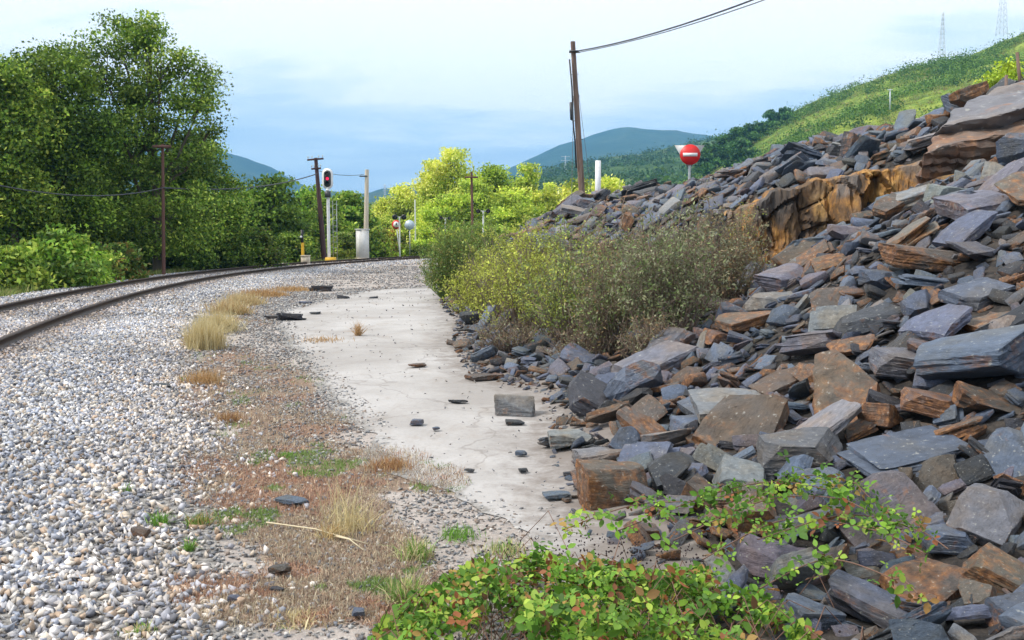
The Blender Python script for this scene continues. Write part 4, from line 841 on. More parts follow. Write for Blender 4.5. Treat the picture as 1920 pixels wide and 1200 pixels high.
for a in [(385, 655, 70, 62, STW, 'pale straw-yellow grass clump at the ballast edge', 1500), (365, 650, 40, 30, ORG, 'short brown grass beside the straw-yellow clump', 500), (408, 622, 80, 44, STW, 'straw grass clump just behind the yellow one', 1300), (432, 590, 80, 34, ORG+STW, 'orange-tan grass patch further along the ballast edge', 1200), (458, 572, 80, 28, ORG+STW, 'tan grass patch beyond the orange-tan one', 1100), (492, 556, 90, 18, ORG, 'low orange grass along the far ballast edge', 900), (548, 546, 90, 12, ORG, 'farthest thin strip of orange grass by the ballast', 700),
          (640, 985, 110, 120, STW, 'tall sparse straw stalks in the brown weeds', 60), (665, 1000, 90, 70, STW, 'fan of pale dry grass right of the tall stalks', 130), (620, 1010, 70, 40, STW+ORG, 'short dry grass under the tall stalks', 220), (380, 720, 90, 34, ORG, 'rust-coloured dry plant below the yellow clump', 500), (730, 880, 100, 26, ORG+[(.3, .14, .08)], 'red-brown dry plant on the concrete margin', 600), (600, 640, 90, 12, ORG, 'thin dry grass growing in the far slab crack', 260),
          (672, 630, 14, 34, ORG, 'single line of brown grass in the slab joint', 120), (430, 790, 60, 24, ORG+[(.24, .12, .07)], 'brown spiky plant left in the weed strip', 350), (520, 555, 50, 10, ORG, 'small brown grass on the far gravel', 250)]:
    tuft(*a[:6], a[6], lean=.5 if a[3] > 50 else .8)
GRN = [(.16, .34, .05), (.24, .42, .08), (.12, .24, .05)]
for a in [(535, 858, 40, 14, GRN, 'small bright green weed in the middle of brown weeds', 160), (565, 890, 50, 12, GRN, 'pale green seedling patch below the bright weed', 130), (238, 925, 20, 22, GRN, 'thin green sprout in the ballast', 30), (355, 1035, 20, 34, GRN, 'yellow-green sprout beside the ballast edge', 50), (300, 985, 50, 30, GRN, 'green weed patch on the ballast edge', 110), (375, 985, 60, 30, GRN+ORG, 'mixed green weeds right of the ballast patch', 160),
          (760, 1130, 70, 60, GRN+STW, 'green grass left of the bramble', 260), (780, 1050, 70, 50, GRN+STW, 'mixed grass above the left bramble edge', 220), (860, 1010, 80, 30, GRN, 'sparse light green weeds on the slab near bramble', 150), (1000, 1190, 60, 40, GRN, 'grass blades within the bramble', 60), (345, 715, 16, 14, GRN, 'tiny green sprout below the yellow clump', 30), (260, 1190, 60, 26, STW+GRN, 'dry and green grass at the bottom ballast edge', 90), (560, 1170, 110, 30, STW, 'scattered straw on the sandy soil at the bottom', 120), (950, 1040, 110, 30, GRN+STW, 'thin grass behind the top of the bramble', 200)]:
    tuft(*a[:6], a[6], cat='weed', name='green_weed', lean=.9, wd=.003, group='green weeds beside the ballast')
for pts, lab in [([(500, 990), (690, 1028)], 'long pale dead stalk lying across the weeds'), ([(630, 1018), (682, 1040)], 'short pale dead stalk below the long one')]:
    a, b = [hit(*p) for p in pts]; m = MB(); m.tube([a+Vector((0, 0, .03)), (a+b)/2+Vector((0, 0, .045)), b+Vector((0, 0, .02))], [.005, .004, .003], 5); tag(m.build('dry_stalk', simple('straw', (.62, .53, .36), .8)), lab, 'stalk', 'dead stalks on the weeds')
# grass edge left of the track
n = 26000; y = rng.uniform(12, 60, n); cx = np.interp(y, [p.y for p in centre], [p.x for p in centre]); x = cx-2.4-np.abs(rng.normal(0, 1.6, n)); k = np.abs(x) < y*.58+1; x, y = x[k], y[k]; n = len(x)
V, Q, C_ = blades(np.stack([x, y, H(x, y)], 1), rng.uniform(.08, .3, n), rng.uniform(.006, .014, n), pal_tint(n, [(.16, .24, .05), (.25, .3, .08), (.36, .32, .14), (.1, .16, .03)]), .5)
tag(obj('trackside_grass', mk_mesh('trackside_grass', V, Q, C_), M_dry), 'rough grass along the far side of the track', 'grass', kind='stuff')
# ------------------------------------------------------------------ railway track
M_rail = simple('rusty_rail', (.055, .036, .03), .55, .4, vs=14, dirt=(.13, .06, .03)); M_head = simple('rail_head', (.10, .085, .08), .4, .6, vs=20)
M_sleeper = simple('sleeper', (.16, .13, .11), .9, vs=5)
tr = empty('railway_track', (centre[20].x, centre[20].y, .1)); tag(tr, 'curved single railway track with dark rusty rails on pale ballast', 'railway track')
def rail(path):
    sec = [(-.065, .0), (-.065, .012), (-.01, .026), (-.01, .105), (-.033, .115), (-.033, .145), (.033, .145), (.033, .115), (.01, .105), (.01, .026), (.065, .012), (.065, 0)]
    V = []; n = len(sec); o = tr.location
    for i, p in enumerate(path):
        t = (path[min(i+1, len(path)-1)]-path[max(i-1, 0)]).normalized(); s = Vector((-t.y, t.x, 0))
        for a, b in sec: V.append((p.x+s.x*a*1.0-o.x, p.y+s.y*a-o.y, .088+b-o.z))
    q = [(i*n+j, i*n+(j+1) % n, (i+1)*n+(j+1) % n, (i+1)*n+j) for i in range(len(path)-1) for j in range(n)]
    r_ = obj('rail', mk_mesh('rail', V, np.array(q)), M_rail, tr)
rail(near_rail); rail(far_rail)
acc = 0; cnt = 0
sl_me = MB(); sl_me.box((0, 0, 0), (2.5, .24, .12)); so0 = sl_me.build('sleeper', M_sleeper, tr)
for i in range(6, len(centre)-1):
    acc += (centre[i]-centre[i-1]).length
    if acc > .62 and cnt < 100 and centre[i].y > 6:
        acc -= .62; t = (centre[i+1]-centre[i-1]).normalized(); s_ = so0 if cnt == 0 else so0.copy()
        if cnt: COL.objects.link(s_); s_.parent = tr
        s_.location = centre[i]+Vector((0, 0, .036))-tr.location; s_.rotation_euler = (0, 0, math.atan2(t.y, t.x)-math.pi/2); cnt += 1
# ------------------------------------------------------------------ poles, signals, signs
M_wood = simple('weathered_wood', (.20, .13, .10), .85, var=.4, vs=7, dirt=(.34, .28, .24), streak=True, bumpk=.5); M_dwood = simple('dark_wood', (.075, .035, .035), .8, vs=7, streak=True); M_rwood = simple('red_brown_wood', (.13, .06, .045), .8, vs=7, streak=True)
M_conc = simple('pole_concrete', (.62, .54, .43), .85, vs=5, dirt=(.40, .34, .27), streak=True); M_white = simple('white_paint', (.80, .81, .82), .5, vs=5, dirt=(.6, .6, .58), var=.08); M_black = simple('black_paint', (.015, .015, .018), .5); M_grey = simple('galvanised', (.48, .50, .52), .5, .5, vs=9)
M_red = simple('red_paint', (.72, .02, .02), .45, var=.08); M_yel = simple('yellow_paint', (.85, .50, .03), .55, dirt=(.5, .3, .06)); M_wire = simple('cable', (.05, .055, .07), .6); M_ins = simple('insulator', (.5, .55, .56), .3)
M_cab = simple('cabinet_paint', (.66, .66, .65), .55, vs=3, dirt=(.5, .49, .46), var=.08); M_blue = simple('cabinet_door_paint', (.42, .55, .62), .55, vs=3, dirt=(.36, .45, .48), var=.1); M_dgrey = simple('dark_panel', (.05, .055, .06), .5)
M_tri = simple('sign_back', (.45, .46, .47), .6, .3)
def pole(name, px, bpy_, tpx, tpy, Y, r0, r1, mat, label, cat='pole', group=None, zb=None, arms=(), seg=10):
    b = at(px, bpy_, Y); t = at(tpx, tpy, Y); z = (float(H(b.x, Y))-.2) if zb is None else zb; k = (z-b.z)/(t.z-b.z); bx = b.x+(t.x-b.x)*k
    root = empty(name, (bx, Y, z)); tag(root, label, cat, group); o = root.location; e = t-Vector(o)
    m = MB(); m.tube([Vector((0, 0, 0)), e*.33, e*.66, e], [r0, r0+(r1-r0)*.33, r0+(r1-r0)*.66, r1], 12); m.build('shaft', mat, root, True)
    for (f, wd, rz, ins, tilt) in arms:
        c = e*f; m = MB(); m.box(c+Vector((0, -r1-.04, 0)), (wd, .08, .10), rz, 0, tilt); a = m.build('crossarm', mat, root)
        if ins:
            for q in (-.45, -.2, .2, .45):
                m = MB(); p = c+Vector((q*wd*math.cos(rz), q*wd*math.sin(rz)-r1-.04, .05-q*wd*math.sin(tilt))); m.tube([p, p+Vector((0, 0, .07)), p+Vector((0, 0, .09)), p+Vector((0, 0, .17))], [.012, .012, .035, .02], 8); m.build('insulator', M_ins, a)
    return root, Vector(o)+e
PW, ptop = pole('wooden_pole', 1091, 362, 1074, 78, 36, .125, .085, M_wood, 'tall weathered wooden pole leaning left behind the rubble ridge', 'pole')
o = PW.location; ax = (ptop-Vector(o))
m = MB(); m.tube([ax*f+Vector((-.15+.02*math.sin(f*20), -.10, 0)) for f in (.3, .45, .52, .56, .62, .75, .9)], .028, 6); m.build('conduit', M_black, PW)
m = MB(); m.box(ax*.60+Vector((-.22, -.12, .1)), (.10, .12, .62), 0, 0, -.05); m.tube([ax*.60+Vector((-.22, -.12, -.2)), ax*.56+Vector((-.12, -.12, 0))], .02, 6); m.build('cable_box', M_dgrey, PW)
m = MB(); m.box(ax*.945+Vector((.02, 0, 0)), (.34, .28, .05)); m.tube([ax*.945+Vector((.12, -.1, 0)), ax*.945+Vector((.22, -.1, -.06))], .02, 6); m.build('bracket', M_dgrey, PW)
for k, f in enumerate((.1, .22, .34, .46, .7, .82)):
    m = MB(); m.tube([ax*f+Vector((-.19+.04*f, 0, 0)), ax*f+Vector((.17-.04*f, -.06, 0))], .012, 5); m.build('climbing_bolt', M_dgrey, PW)
def wire(name, pts, label, r, cat='wire', group=None, sag=0, n=24):
    if len(pts) == 2:
        a, b = Vector(pts[0]), Vector(pts[1]); P = [a.lerp(b, t)-Vector((0, 0, 4*sag*t*(1-t))) for t in [i/n for i in range(n+1)]]
    else:
        a, c, b = map(Vector, pts); tm = (c.y-a.y)/(b.y-a.y); dz = (a.z+(b.z-a.z)*tm-c.z)/(4*tm*(1-tm)); dx = (a.x+(b.x-a.x)*tm-c.x)/(4*tm*(1-tm)); P = [a.lerp(b, t)-Vector((4*dx*t*(1-t), 0, 4*dz*t*(1-t))) for t in [i/n for i in range(n+1)]]
    m = MB(); m.tube(P, r, 6); tag(m.build(name, M_wire), label, cat, group)
wt = Vector(o)+ax*.945
wire('overhead_wire', [wt+Vector((.12, -.1, 0)), at(1408, 1, 25.5), Vector((15, 2, 10.2))], 'upper of two black cables running right from the wooden pole', .022, group='cables from the wooden pole')
wire('overhead_wire', [wt+Vector((.2, -.1, -.04)), at(1424, 3, 25.8), Vector((15.4, 2, 9.9))], 'lower thinner cable running right from the wooden pole', .013, group='cables from the wooden pole')
wire('guy_wire', [Vector(o)+ax*.93, at(1112, 300, 34)+Vector((0, 0, -1.5))], 'thin stay wire on the right side of the wooden pole', .007, group='stays of the wooden pole')
wire('guy_wire', [Vector(o)+ax*.70+Vector((-.1, -.1, 0)), Vector((at(1071, 440, 29).x, 29, float(H(at(1071, 440, 29).x, 29))))], 'thin vertical stay wire left of the wooden pole', .009, group='stays of the wooden pole')
m = MB(); b = at(1121, 372, 34); z = float(H(b.x, 34))-.2; t = at(1121, 301, 34); m.box((b.x, 34, (z+t.z)/2), (.17, .14, t.z-z), .3, 0, 0, .92); tag(m.build('marker_post', M_white), 'short white square post right of the wooden pole', 'post')
# no entry sign
c = at(1294, 290, 29); g_ = float(H(c.x, 29)); NE = empty('no_entry_sign', (c.x, 29, g_-.1)); tag(NE, 'round red no-entry sign on a grey post above the rubble', 'road sign'); hz = c.z-g_+.1
m = MB(); m.tube([(0, .06, 0), (0, .06, hz+.3)], .04, 10); m.build('post', M_grey, NE, True)
m = MB(); m.prism(circ(.295, 40), (0, 0, hz), th=.02); d_ = m.build('disc', M_red, NE); m = MB(); m.box((0, -.014, hz), (.42, .012, .10)); m.build('white_bar', M_white, d_)
m = MB(); m.prism([(-.44, .26), (0, -.47), (.44, .26)], (0, .11, hz+.02), th=.02); m.build('triangle_back', M_tri, NE)
# left telegraph pole, leaning pole, pale pole
GT = 'old telegraph poles along the track'
T1, t1 = pole('telegraph_pole', 307, 515, 305, 270, 37, .07, .05, M_rwood, 'rusty brown telegraph pole standing before the wood', 'pole', GT, arms=[(.98, .68, 0, False, 0)])
T2, t2 = pole('telegraph_pole', 608, 486, 592, 296, 57, .17, .10, M_dwood, 'dark leaning telegraph pole with two crossarms left of the signal', 'pole', GT, arms=[(.985, .95, .5, True, -.12), (.90, .55, .4, True, -.10)])
T3, t3 = pole('concrete_pole', 686, 470, 688, 318, 63, .17, .12, M_conc, 'pale beige concrete pole rising behind the cabinet', 'pole', arms=[])
m = MB(); m.box((t3-T3.location)*.93+Vector((-.2, -.1, 0)), (.5, .08, .08)); m.build('bracket', M_dgrey, T3)
p_att = at(594, 326, 56.8); wire('telegraph_wire', [p_att, at(306, 352, 36.8)], 'sagging black cable from the leaning pole to the rusty pole', .028, sag=.35, group='cables along the track')
wire('telegraph_wire', [at(306, 352, 36.8), at(-60, 335, 24)], 'black cable from the rusty pole out to the left', .018, sag=.35, group='cables along the track')
wire('telegraph_wire', [at(596, 320, 57), at(682, 327, 63)], 'thin cable between the leaning pole and the pale pole', .016, sag=.15, group='cables along the track')
# railway signal
c = at(614, 335, 55); g_ = float(H(c.x, 55)); SG = empty('railway_signal', (c.x, 55, g_)); tag(SG, 'railway colour-light signal with white-rimmed oval head showing red', 'railway signal'); hz = c.z-g_
m = MB(); m.tube([(0, .1, 0), (0, .1, hz+.3)], .09, 12); m.build('mast', M_white, SG, True)
def oval(w, h, n=12): return [(math.cos(a)*w, (h-w)+math.sin(a)*w) for a in np.linspace(0, math.pi, n)]+[(math.cos(a)*w, -(h-w)+math.sin(a)*w) for a in np.linspace(math.pi, 2*math.pi, n)]
m = MB(); m.prism(oval(.30, .58), (0, 0, hz), th=.03); hb = m.build('head_rim', M_white, SG); m = MB(); m.prism(oval(.195, .46), (0, -.03, hz), th=.04); m.build('backplate', M_dgrey, SG)
mE, nt, b = new_mat('red_signal_lamp'); b.inputs['Base Color'].default_value = (.8, .02, .05, 1); b.inputs['Emission Color'].default_value = (1, .03, .12, 1); b.inputs['Emission Strength'].default_value = .9
mL = simple('dull_lens', (.16, .14, .14), .25); mL2 = simple('green_lens', (.03, .05, .06), .2)
for dz, mt, lab in ((.26, mL, 'unlit grey lens'), (0, mE, 'lit red lens'), (-.26, mL2, 'unlit dark lens')):
    m = MB(); m.tube([(0, -.05, hz+dz), (0, -.075, hz+dz)], .085, 16); l_ = m.build('lens', mt, SG); l_['label'] = lab
    m = MB(); a_ = [((math.cos(t)*.125), math.sin(t)*.125) for t in np.linspace(-.3, math.pi+.3, 14)]; V = [(x_, -.05, hz+dz+z_) for x_, z_ in a_]+[(x_*.95, -.24, hz+dz+z_*.95) for x_, z_ in a_]; m.add(V, [(i, i+1, i+15, i+14) for i in range(13)]); m.build('hood', M_black, l_)
m = MB(); m.box((0, .02, hz-.86), (.30, .24, .34)); m.build('junction_box', M_dgrey, SG); m = MB(); m.box((0, .0, hz-.62), (.16, .2, .12)); m.build('bracket', M_white, SG)
m = MB(); H_ = hz-1.2
for sx in (.24, .46): m.tube([(sx, .12, 0), (sx, .12, H_)], .018, 6)
for k in range(int(H_/.3)): m.tube([(.24, .12, .2+k*.3), (.46, .12, .2+k*.3)], .014, 5)
m.build('ladder', M_grey, SG); m = MB(); m.box((.12, -.05, .12), (.62, .4, .28), 0, 0, 0, .85); m.build('base_block', M_yel, SG)
# cabinet
c = at(680, 480, 60); g_ = float(H(c.x, 60)); CB = empty('signal_cabinet', (c.x, 60, g_), R(28)); tag(CB, 'tall pale equipment cabinet with a bluish door beside the concrete pole', 'cabinet'); hh = at(680, 431, 60).z-g_
m = MB(); m.box((0, 0, hh/2), (.60, .66, hh)); m.build('housing', M_cab, CB); m = MB(); m.box((.308, 0, hh/2), (.02, .56, hh*.88)); d_ = m.build('door', M_blue, CB); m = MB(); m.box((.325, -.2, hh/2), (.02, .03, .16)); m.build('handle', M_dgrey, d_); m = MB(); m.box((0, 0, hh+.03), (.70, .76, .06)); m.build('lid', M_cab, CB); m = MB(); m.box((0, 0, .05), (.7, .74, .14)); m.build('plinth', M_conc, CB)
c = at(568, 486, 51); g_ = float(H(c.x, 51)); MP = empty('marker_post', (c.x, 51, g_)); tag(MP, 'yellow post with a black and white top beside the rails', 'post'); z1 = at(568, 455, 51).z-g_; z2 = at(568, 431, 51).z-g_
m = MB(); m.tube([(0, 0, 0), (0, 0, z1)], .075, 12); m.build('post', M_yel, MP, True); m = MB(); m.box((-.02, 0, (z1+z2)/2), (.12, .14, z2-z1)); m.build('lamp_head', M_black, MP); m = MB(); m.tube([(-.05, -.08, z1+.3), (-.05, -.12, z1+.3)], .06, 12); m.build('reflector', M_white, MP)
c = at(573, 486, 50); g_ = float(H(c.x, 50)); m = MB(); m.box((0, 0, .2), (.40, .36, .46)); m.box((0, 0, .45), (.44, .40, .05)); tag(m.build('concrete_box', M_conc, loc=(c.x, 50, g_)), 'small square concrete box at the foot of the yellow post', 'box')
# crossing lights and signs
def crossing_light(px, py, Y, lab, both=True, r=.20):
    c = at(px, py, Y); g_ = float(H(c.x, Y)); h_ = c.z-g_; E = empty('crossing_light', (c.x, Y, g_)); tag(E, lab, 'crossing light', 'level crossing lights'); m = MB(); m.tube([(0, 0, -.1), (0, 0, h_)], .055, 10); m.build('post', M_white, E, True)
    m = MB(); m.box((0, 0, h_), (.66, .06, .06)); m.build('crossbar', M_grey, E)
    for sx in (-.33, .33):
        m = MB(); m.prism(circ(r, 24), (sx, -.05, h_), th=.04); m.tube([(sx, -.07, h_), (sx, -.2, h_)], .12, 12, False); a = m.build('lamp', M_black, E); m = MB(); m.tube([(sx, -.075, h_), (sx, -.09, h_)], .10, 12); m.build('lens', mL, a)
    return E
crossing_light(749, 407, 72, 'twin black crossing lights on a white post left of the round sign'); crossing_light(906, 396, 66, 'twin black crossing lights poking out above the broom', r=.15); crossing_light(835, 409, 76, 'crossing lights half hidden in the greenery behind the broom', r=.14)
c = at(743, 421, 73); g_ = float(H(c.x, 73)); E = empty('road_sign', (c.x, 73, g_)); tag(E, 'round white road sign with a red rim beside the crossing lights', 'road sign', 'round road signs at the crossing'); h_ = c.z-g_
m = MB(); m.tube([(.3, .05, -.1), (0, .05, h_)], .035, 8); m.build('post', M_grey, E); m = MB(); m.prism(circ(.33, 28), (0, 0, h_), th=.02); dd = m.build('disc', M_red, E); m = MB(); m.prism(circ(.22, 24), (0, -.015, h_), th=.02); m.build('face', M_white, dd)
m = MB(); m.box((.0, -.03, h_+.02), (.09, .01, .14)); m.box((.0, -.03, h_+.11), (.05, .01, .05)); m.build('symbol', M_black, dd)
c = at(768, 422, 70); g_ = float(H(c.x, 70)); E = empty('road_sign', (c.x, 70, g_)); tag(E, 'pale grey back of a round road sign right of the crossing lights', 'road sign', 'round road signs at the crossing'); h_ = c.z-g_
m = MB(); m.tube([(0, .05, -.1), (0, .05, h_+.2)], .035, 8); m.build('post', M_grey, E); m = MB(); m.prism(circ(.37, 8), (0, 0, h_), th=.02); m.build('disc', simple('sign_back_blue', (.50, .60, .70), .5, .2), E)
pole('thin_pole', 779, 440, 778, 374, 74, .06, .045, M_white, 'thin whitish pole right of the round sign back', 'pole')
pole('telegraph_pole', 886, 420, 884, 322, 60, .09, .07, M_rwood, 'thin rusty pole standing before the yellow poplars', 'pole', GT, arms=[(.94, .8, 0, False, 0)])
# pylons
def pylon(px, bpy_, tpy, Y, label, wb=.16, arms=(.72, .83, .94), zb=None, armw=.16, lattice=True):
    b = at(px, bpy_, Y); t = at(px, tpy, Y); h = t.z-b.z; E = empty('power_pylon', b); tag(E, label, 'pylon', 'power pylons on the hills'); w0 = h*wb*.5; th = max(.05, Y*.00017)
    m = MB()
    def wd(f): return w0*(1-f)**1.2+h*.012
    for sx in (-1, 1):
        for sy in (-1, 1): m.tube([(sx*wd(f), sy*wd(f), h*f) for f in np.linspace(0, 1, 8)], th, 4)
    n = 11
    for i in range(n):
        f0, f1 = 1-(1-i/n)**1.0, (i+1)/n
        for s in (-1, 1):
            m.tube([(-s*wd(f0), -wd(f0), h*f0), (s*wd(f1), -wd(f1), h*f1)], th*.6, 4); m.tube([(-s*wd(f0), wd(f0), h*f0), (s*wd(f1), wd(f1), h*f1)], th*.6, 4)
            m.tube([(-wd(f0), -s*wd(f0), h*f0), (-wd(f1), s*wd(f1), h*f1)], th*.6, 4); m.tube([(wd(f0), -s*wd(f0), h*f0), (wd(f1), s*wd(f1), h*f1)], th*.6, 4)
    m.build('tower', M_pyl, E)
    for f in arms:
        m = MB(); a = h*armw*.5; z = h*f
        for s in (-1, 1): m.tube([(s*wd(f), 0, z), (s*a, 0, z+h*.005)], th*.8, 4); m.tube([(s*wd(f), 0, z-h*.025), (s*a, 0, z+h*.005)], th*.6, 4); m.tube([(s*a, 0, z), (s*a, 0, z-h*.03)], th, 4)
        m.build('arm', M_pyl, E)
M_pyl = simple('pylon_steel', (.62, .67, .74), .6, .0)
pylon(1765, 118, 22, 330, 'lattice pylon on top of the green hill', .10, (.62,)); pylon(1878, 66, -60, 360, 'lattice pylon cut by the top edge of the picture', .10, (.7,)); pylon(1060, 335, 292, 700, 'small pale Y-shaped pylon left of the wooden pole', .10, (.97, .8), armw=.36); pylon(722, 385, 345, 900, 'tiny pylon on the far ridge right of the pale pole', .14)
m = MB(); b = at(1669, 196, 200); t = at(1669, 167, 200); m.tube([b-Vector((0, 0, 1)), t], [.16, .12], 8); m.box(t+Vector((0, -.1, -.15)), (1.0, .15, .15)); tag(m.build('utility_pole', M_pyl), 'lone pale pole halfway up the green hillside', 'pole')
m = MB(); b = at(1917, 143, 19); t = at(1907, 98, 19); m.tube([b-Vector((0, 0, .4)), t], [.035, .03], 8); tag(m.build('fence_post', M_wood), 'grey wooden post leaning at the top right corner', 'post', 'fence posts above the heap'); m = MB(); b = at(1888, 152, 18.5); t = at(1887, 141, 18.5); m.tube([b-Vector((0, 0, .5)), t], [.03, .03], 8); tag(m.build('fence_post', M_wood), 'short pale post stump left of the leaning post', 'post', 'fence posts above the heap')
# ------------------------------------------------------------------ hills
def hill(name, crest, Y, y_near, y_far, z_near, mat, amp, seed, nu=160, nv=60, ext=(600, 600), kz=-5, conv=1.0, fade0=.0):
    px0 = crest[0][0]-ext[0]; px1 = crest[-1][0]+ext[1]; cp = np.array(crest, float); us = np.linspace(px0, px1, nu); V = np.zeros((nv, nu, 3))
    pyc = np.interp(us, cp[:, 0], cp[:, 1])
    for j in range(nv):
        v = j/(nv-1)
        for i, u in enumerate(us):
            c = at(u, pyc[i], Y); 
            if v < .7: f = v/.7; y = y_near+(Y-y_near)*f; g = f**conv
            else: f = (v-.7)/.3; y = Y+(y_far-Y)*f; g = math.cos(f*math.pi/2)
            z = z_near+(max(c.z, kz)-z_near)*g; x = c.x*(.35+.65*min(1, y/Y)) if y < Y else c.x; V[j, i] = (x, y, z)
    x, y = V[..., 0].ravel(), V[..., 1].ravel(); n = (fbm(x, y, amp*9, seed, 5)-.5)*amp*2; hh = (V[..., 2].ravel()-z_near); n *= np.clip(hh/ (amp*3), 0, 1); n *= .45+.55*(np.abs(y-Y) > 1); V[..., 2] += n.reshape(nv, nu)
    i = np.arange(nu*nv).reshape(nv, nu); q = np.stack([i[:-1, :-1], i[:-1, 1:], i[1:, 1:], i[1:, :-1]], -1).reshape(-1, 4); o = obj(name, mk_mesh(name, V.reshape(-1, 3), q, smooth=True), mat); tag(o, kind='structure'); return V
HG = [(.07, .12, .025), (.16, .24, .04), (.28, .35, .06), (.34, .32, .13)]; HD = [(.02, .05, .02), (.05, .10, .03), (.09, .15, .04), (.16, .17, .08)]; HB = [(.02, .05, .03), (.03, .07, .04), (.05, .09, .045), (.08, .10, .06)]
M_hg = hill_mat('green_hill', HG, .035); M_hd = hill_mat('mid_hill', HD, .012); M_hb = hill_mat('far_hill', HB, .004)
RH = hill('hills', [(1150, 420), (1290, 345), (1370, 290), (1440, 240), (1490, 210), (1540, 186), (1600, 160), (1680, 132), (1760, 116), (1830, 106), (1870, 80), (1920, 55), (2100, -20)], 330, 46, 520, -.6, M_hg, 3.0, 5, 220, 90, (60, 500))
MH = hill('hills', [(860, 380), (960, 345), (1010, 330), (1070, 312), (1130, 302), (1200, 290), (1330, 258), (1420, 240), (1500, 225), (1900, 150)], 900, 150, 1500, -1, M_hd, 7, 9, 160, 60, (200, 200))
hill('hills', [(700, 400), (940, 326), (1000, 296), (1060, 270), (1120, 252), (1190, 243), (1260, 245), (1320, 252), (1500, 300), (1900, 330)], 2600, 1300, 3200, -1, M_hb, 22, 13, 140, 50, (300, 300))
hill('hills', [(-300, 200), (200, 230), (400, 280), (440, 292), (490, 310), (530, 335), (600, 366), (700, 395)], 2500, 1200, 3200, -1, M_hb, 16, 17, 140, 50, (600, 100))
hill('hills', [(480, 400), (560, 372), (620, 362), (680, 366), (715, 356), (750, 347), (800, 345), (900, 360), (1000, 380)], 1900, 900, 2600, -1, M_hb, 9, 19, 140, 50, (200, 200))
# scrub on the green hill: leaf clumps merged into one mass
def hv(V, n, vmax=.70):
    j = rng.uniform(0, (V.shape[0]-1)*vmax, n); i = rng.uniform(0, V.shape[1]-1.001, n); a = j.astype(int); b = i.astype(int); fj = (j-a)[:, None]; fi = (i-b)[:, None]
    return (V[a, b]*(1-fi)+V[a, b+1]*fi)*(1-fj)+(V[a+1, b]*(1-fi)+V[a+1, b+1]*fi)*fj
def scrub(V, n, rad, per, leaf, pal, name, label, thr, seed, sc0=30):
    P = hv(V, n); px, py, fw = proj(P[:, 0], P[:, 1], P[:, 2]); k = (px > 900) & (px < 2050) & (fbm(P[:, 0], P[:, 1], sc0, seed) > thr); P = P[k]; n = len(P); r = rng.uniform(.5, 1.3, n)*rad
    Q = P[:, None]+np.abs(rng.normal(size=(n, per, 3)))*np.sign(rng.normal(size=(n, per, 3)))*[1, 1, .0]*r[:, None, None]*.6; Q[..., 2] += np.abs(rng.normal(size=(n, per)))*r[:, None]*.55
    T_ = np.repeat(pal_tint(n, pal, .3), per, 0)*rng.uniform(.8, 1.2, (n*per, 1)); W, F_, C_ = leafmesh(Q.reshape(-1, 3), rng.uniform(.6, 1.3, n*per)*leaf, T_, .6, (0, 0, .5)); tag(obj(name, mk_mesh(name, W, F_, C_), M_leaf), label, 'scrub', kind='stuff')
scrub(RH, 11000, 2.1, 44, .28, [(.05, .12, .025), (.10, .20, .035), (.17, .29, .05)], 'hillside_scrub', 'dark and mid green scrub patches covering the right hillside', .50, 71, 26)
scrub(RH, 11000, .8, 24, .16, [(.26, .32, .06), (.34, .38, .08), (.20, .27, .05), (.30, .24, .12)], 'hillside_heath', 'low yellow-green heath growing over the right hillside', .36, 75)
scrub(MH, 5000, 4.0, 26, .9, [(.03, .08, .02), (.05, .12, .03), (.08, .15, .04)], 'distant_woodland', 'dark green woodland clumps on the middle hill', .46, 79, 80)
GR = 'trees on the hill ridge behind the sign'
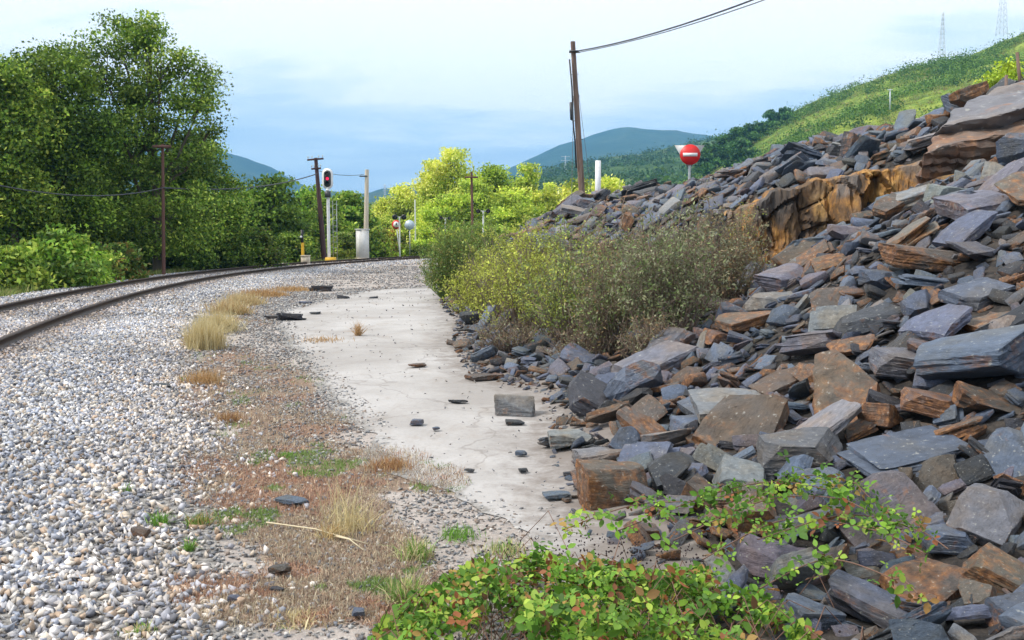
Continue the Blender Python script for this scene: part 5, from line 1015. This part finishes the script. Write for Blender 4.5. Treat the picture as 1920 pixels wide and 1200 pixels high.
for i, (px, top, wp, Y, lab) in enumerate([(1350, 252, 40, 300, 'leftmost dark ridge tree above the no-entry sign'), (1378, 240, 44, 300, 'dark ridge tree second from left above the sign'), (1405, 232, 40, 305, 'middle dark ridge tree left of the lighter clump'), (1425, 228, 30, 305, 'narrow dark ridge tree touching the lighter clump'), (1446, 208, 36, 310, 'lighter ridge tree, left half of the round clump'), (1470, 205, 36, 310, 'lighter ridge tree, right half of the round clump'), (1325, 268, 36, 295, 'low dark tree where the ridge meets the blue mountain'), (1390, 262, 60, 260, 'wide dark tree below the ridge trees')]):
    t = at(px, top, Y); jj = int(np.argmin(np.abs(RH[:, 0, 1]-Y))); ii = int(np.argmin(np.abs(RH[jj, :, 0]-t.x))); zb = RH[jj, ii, 2]-.5; zb = min(zb, t.z-3)
    tree('ridge_tree', px, top, wp, Y, [(.04, .10, .03), (.06, .14, .04), (.09, .19, .05)] if i not in (4, 5) else [(.08, .19, .06), (.12, .25, .08)], lab, 'tree', GR, nleaf=3500, leaf=.42, cr=1.6, trunk_r=.3, zb=zb, nlobe=6, low=.1)
tree('bush', 1890, 118, 60, 20.5, [(.40, .52, .05), (.3, .42, .06)], 'yellow-green bush behind the leaning fence post', 'bush', nleaf=2500, leaf=.035, cr=.25, trunk_r=.02, nlobe=5, low=-.02, zb=float(at(1890, 175, 20.5).z))
tree('bush', 1865, 138, 34, 21, [(.40, .52, .05), (.3, .42, .06)], 'small yellow-green bush above the red-brown rock', 'bush', nleaf=1500, leaf=.035, cr=.2, trunk_r=.02, nlobe=4, low=-.02, zb=float(at(1865, 180, 21).z))
# ------------------------------------------------------------------ haze
m = MB(); m.box((0, 0, 209), (8400, 8400, 424)); hz_ = m.build('haze', None) if False else None
me = mk_mesh('haze', np.concatenate(m.V), np.array(m.F4)); mh = bpy.data.materials.new('haze'); mh.use_nodes = True; nt = mh.node_tree; nt.nodes.clear(); oo = nt.nodes.new('ShaderNodeOutputMaterial'); pv = nt.nodes.new('ShaderNodeVolumePrincipled')
pv.inputs['Color'].default_value = (.22, .56, 1.0, 1); pv.inputs['Density'].default_value = 2.8e-4; pv.inputs['Density Attribute'].default_value = ''; pv.inputs['Temperature Attribute'].default_value = ''; pv.inputs['Color Attribute'].default_value = ''
L(nt, pv.outputs[0], oo.inputs['Volume']); tag(obj('haze', me, mh), kind='stuff', label='pale blue haze in the air over the valley')
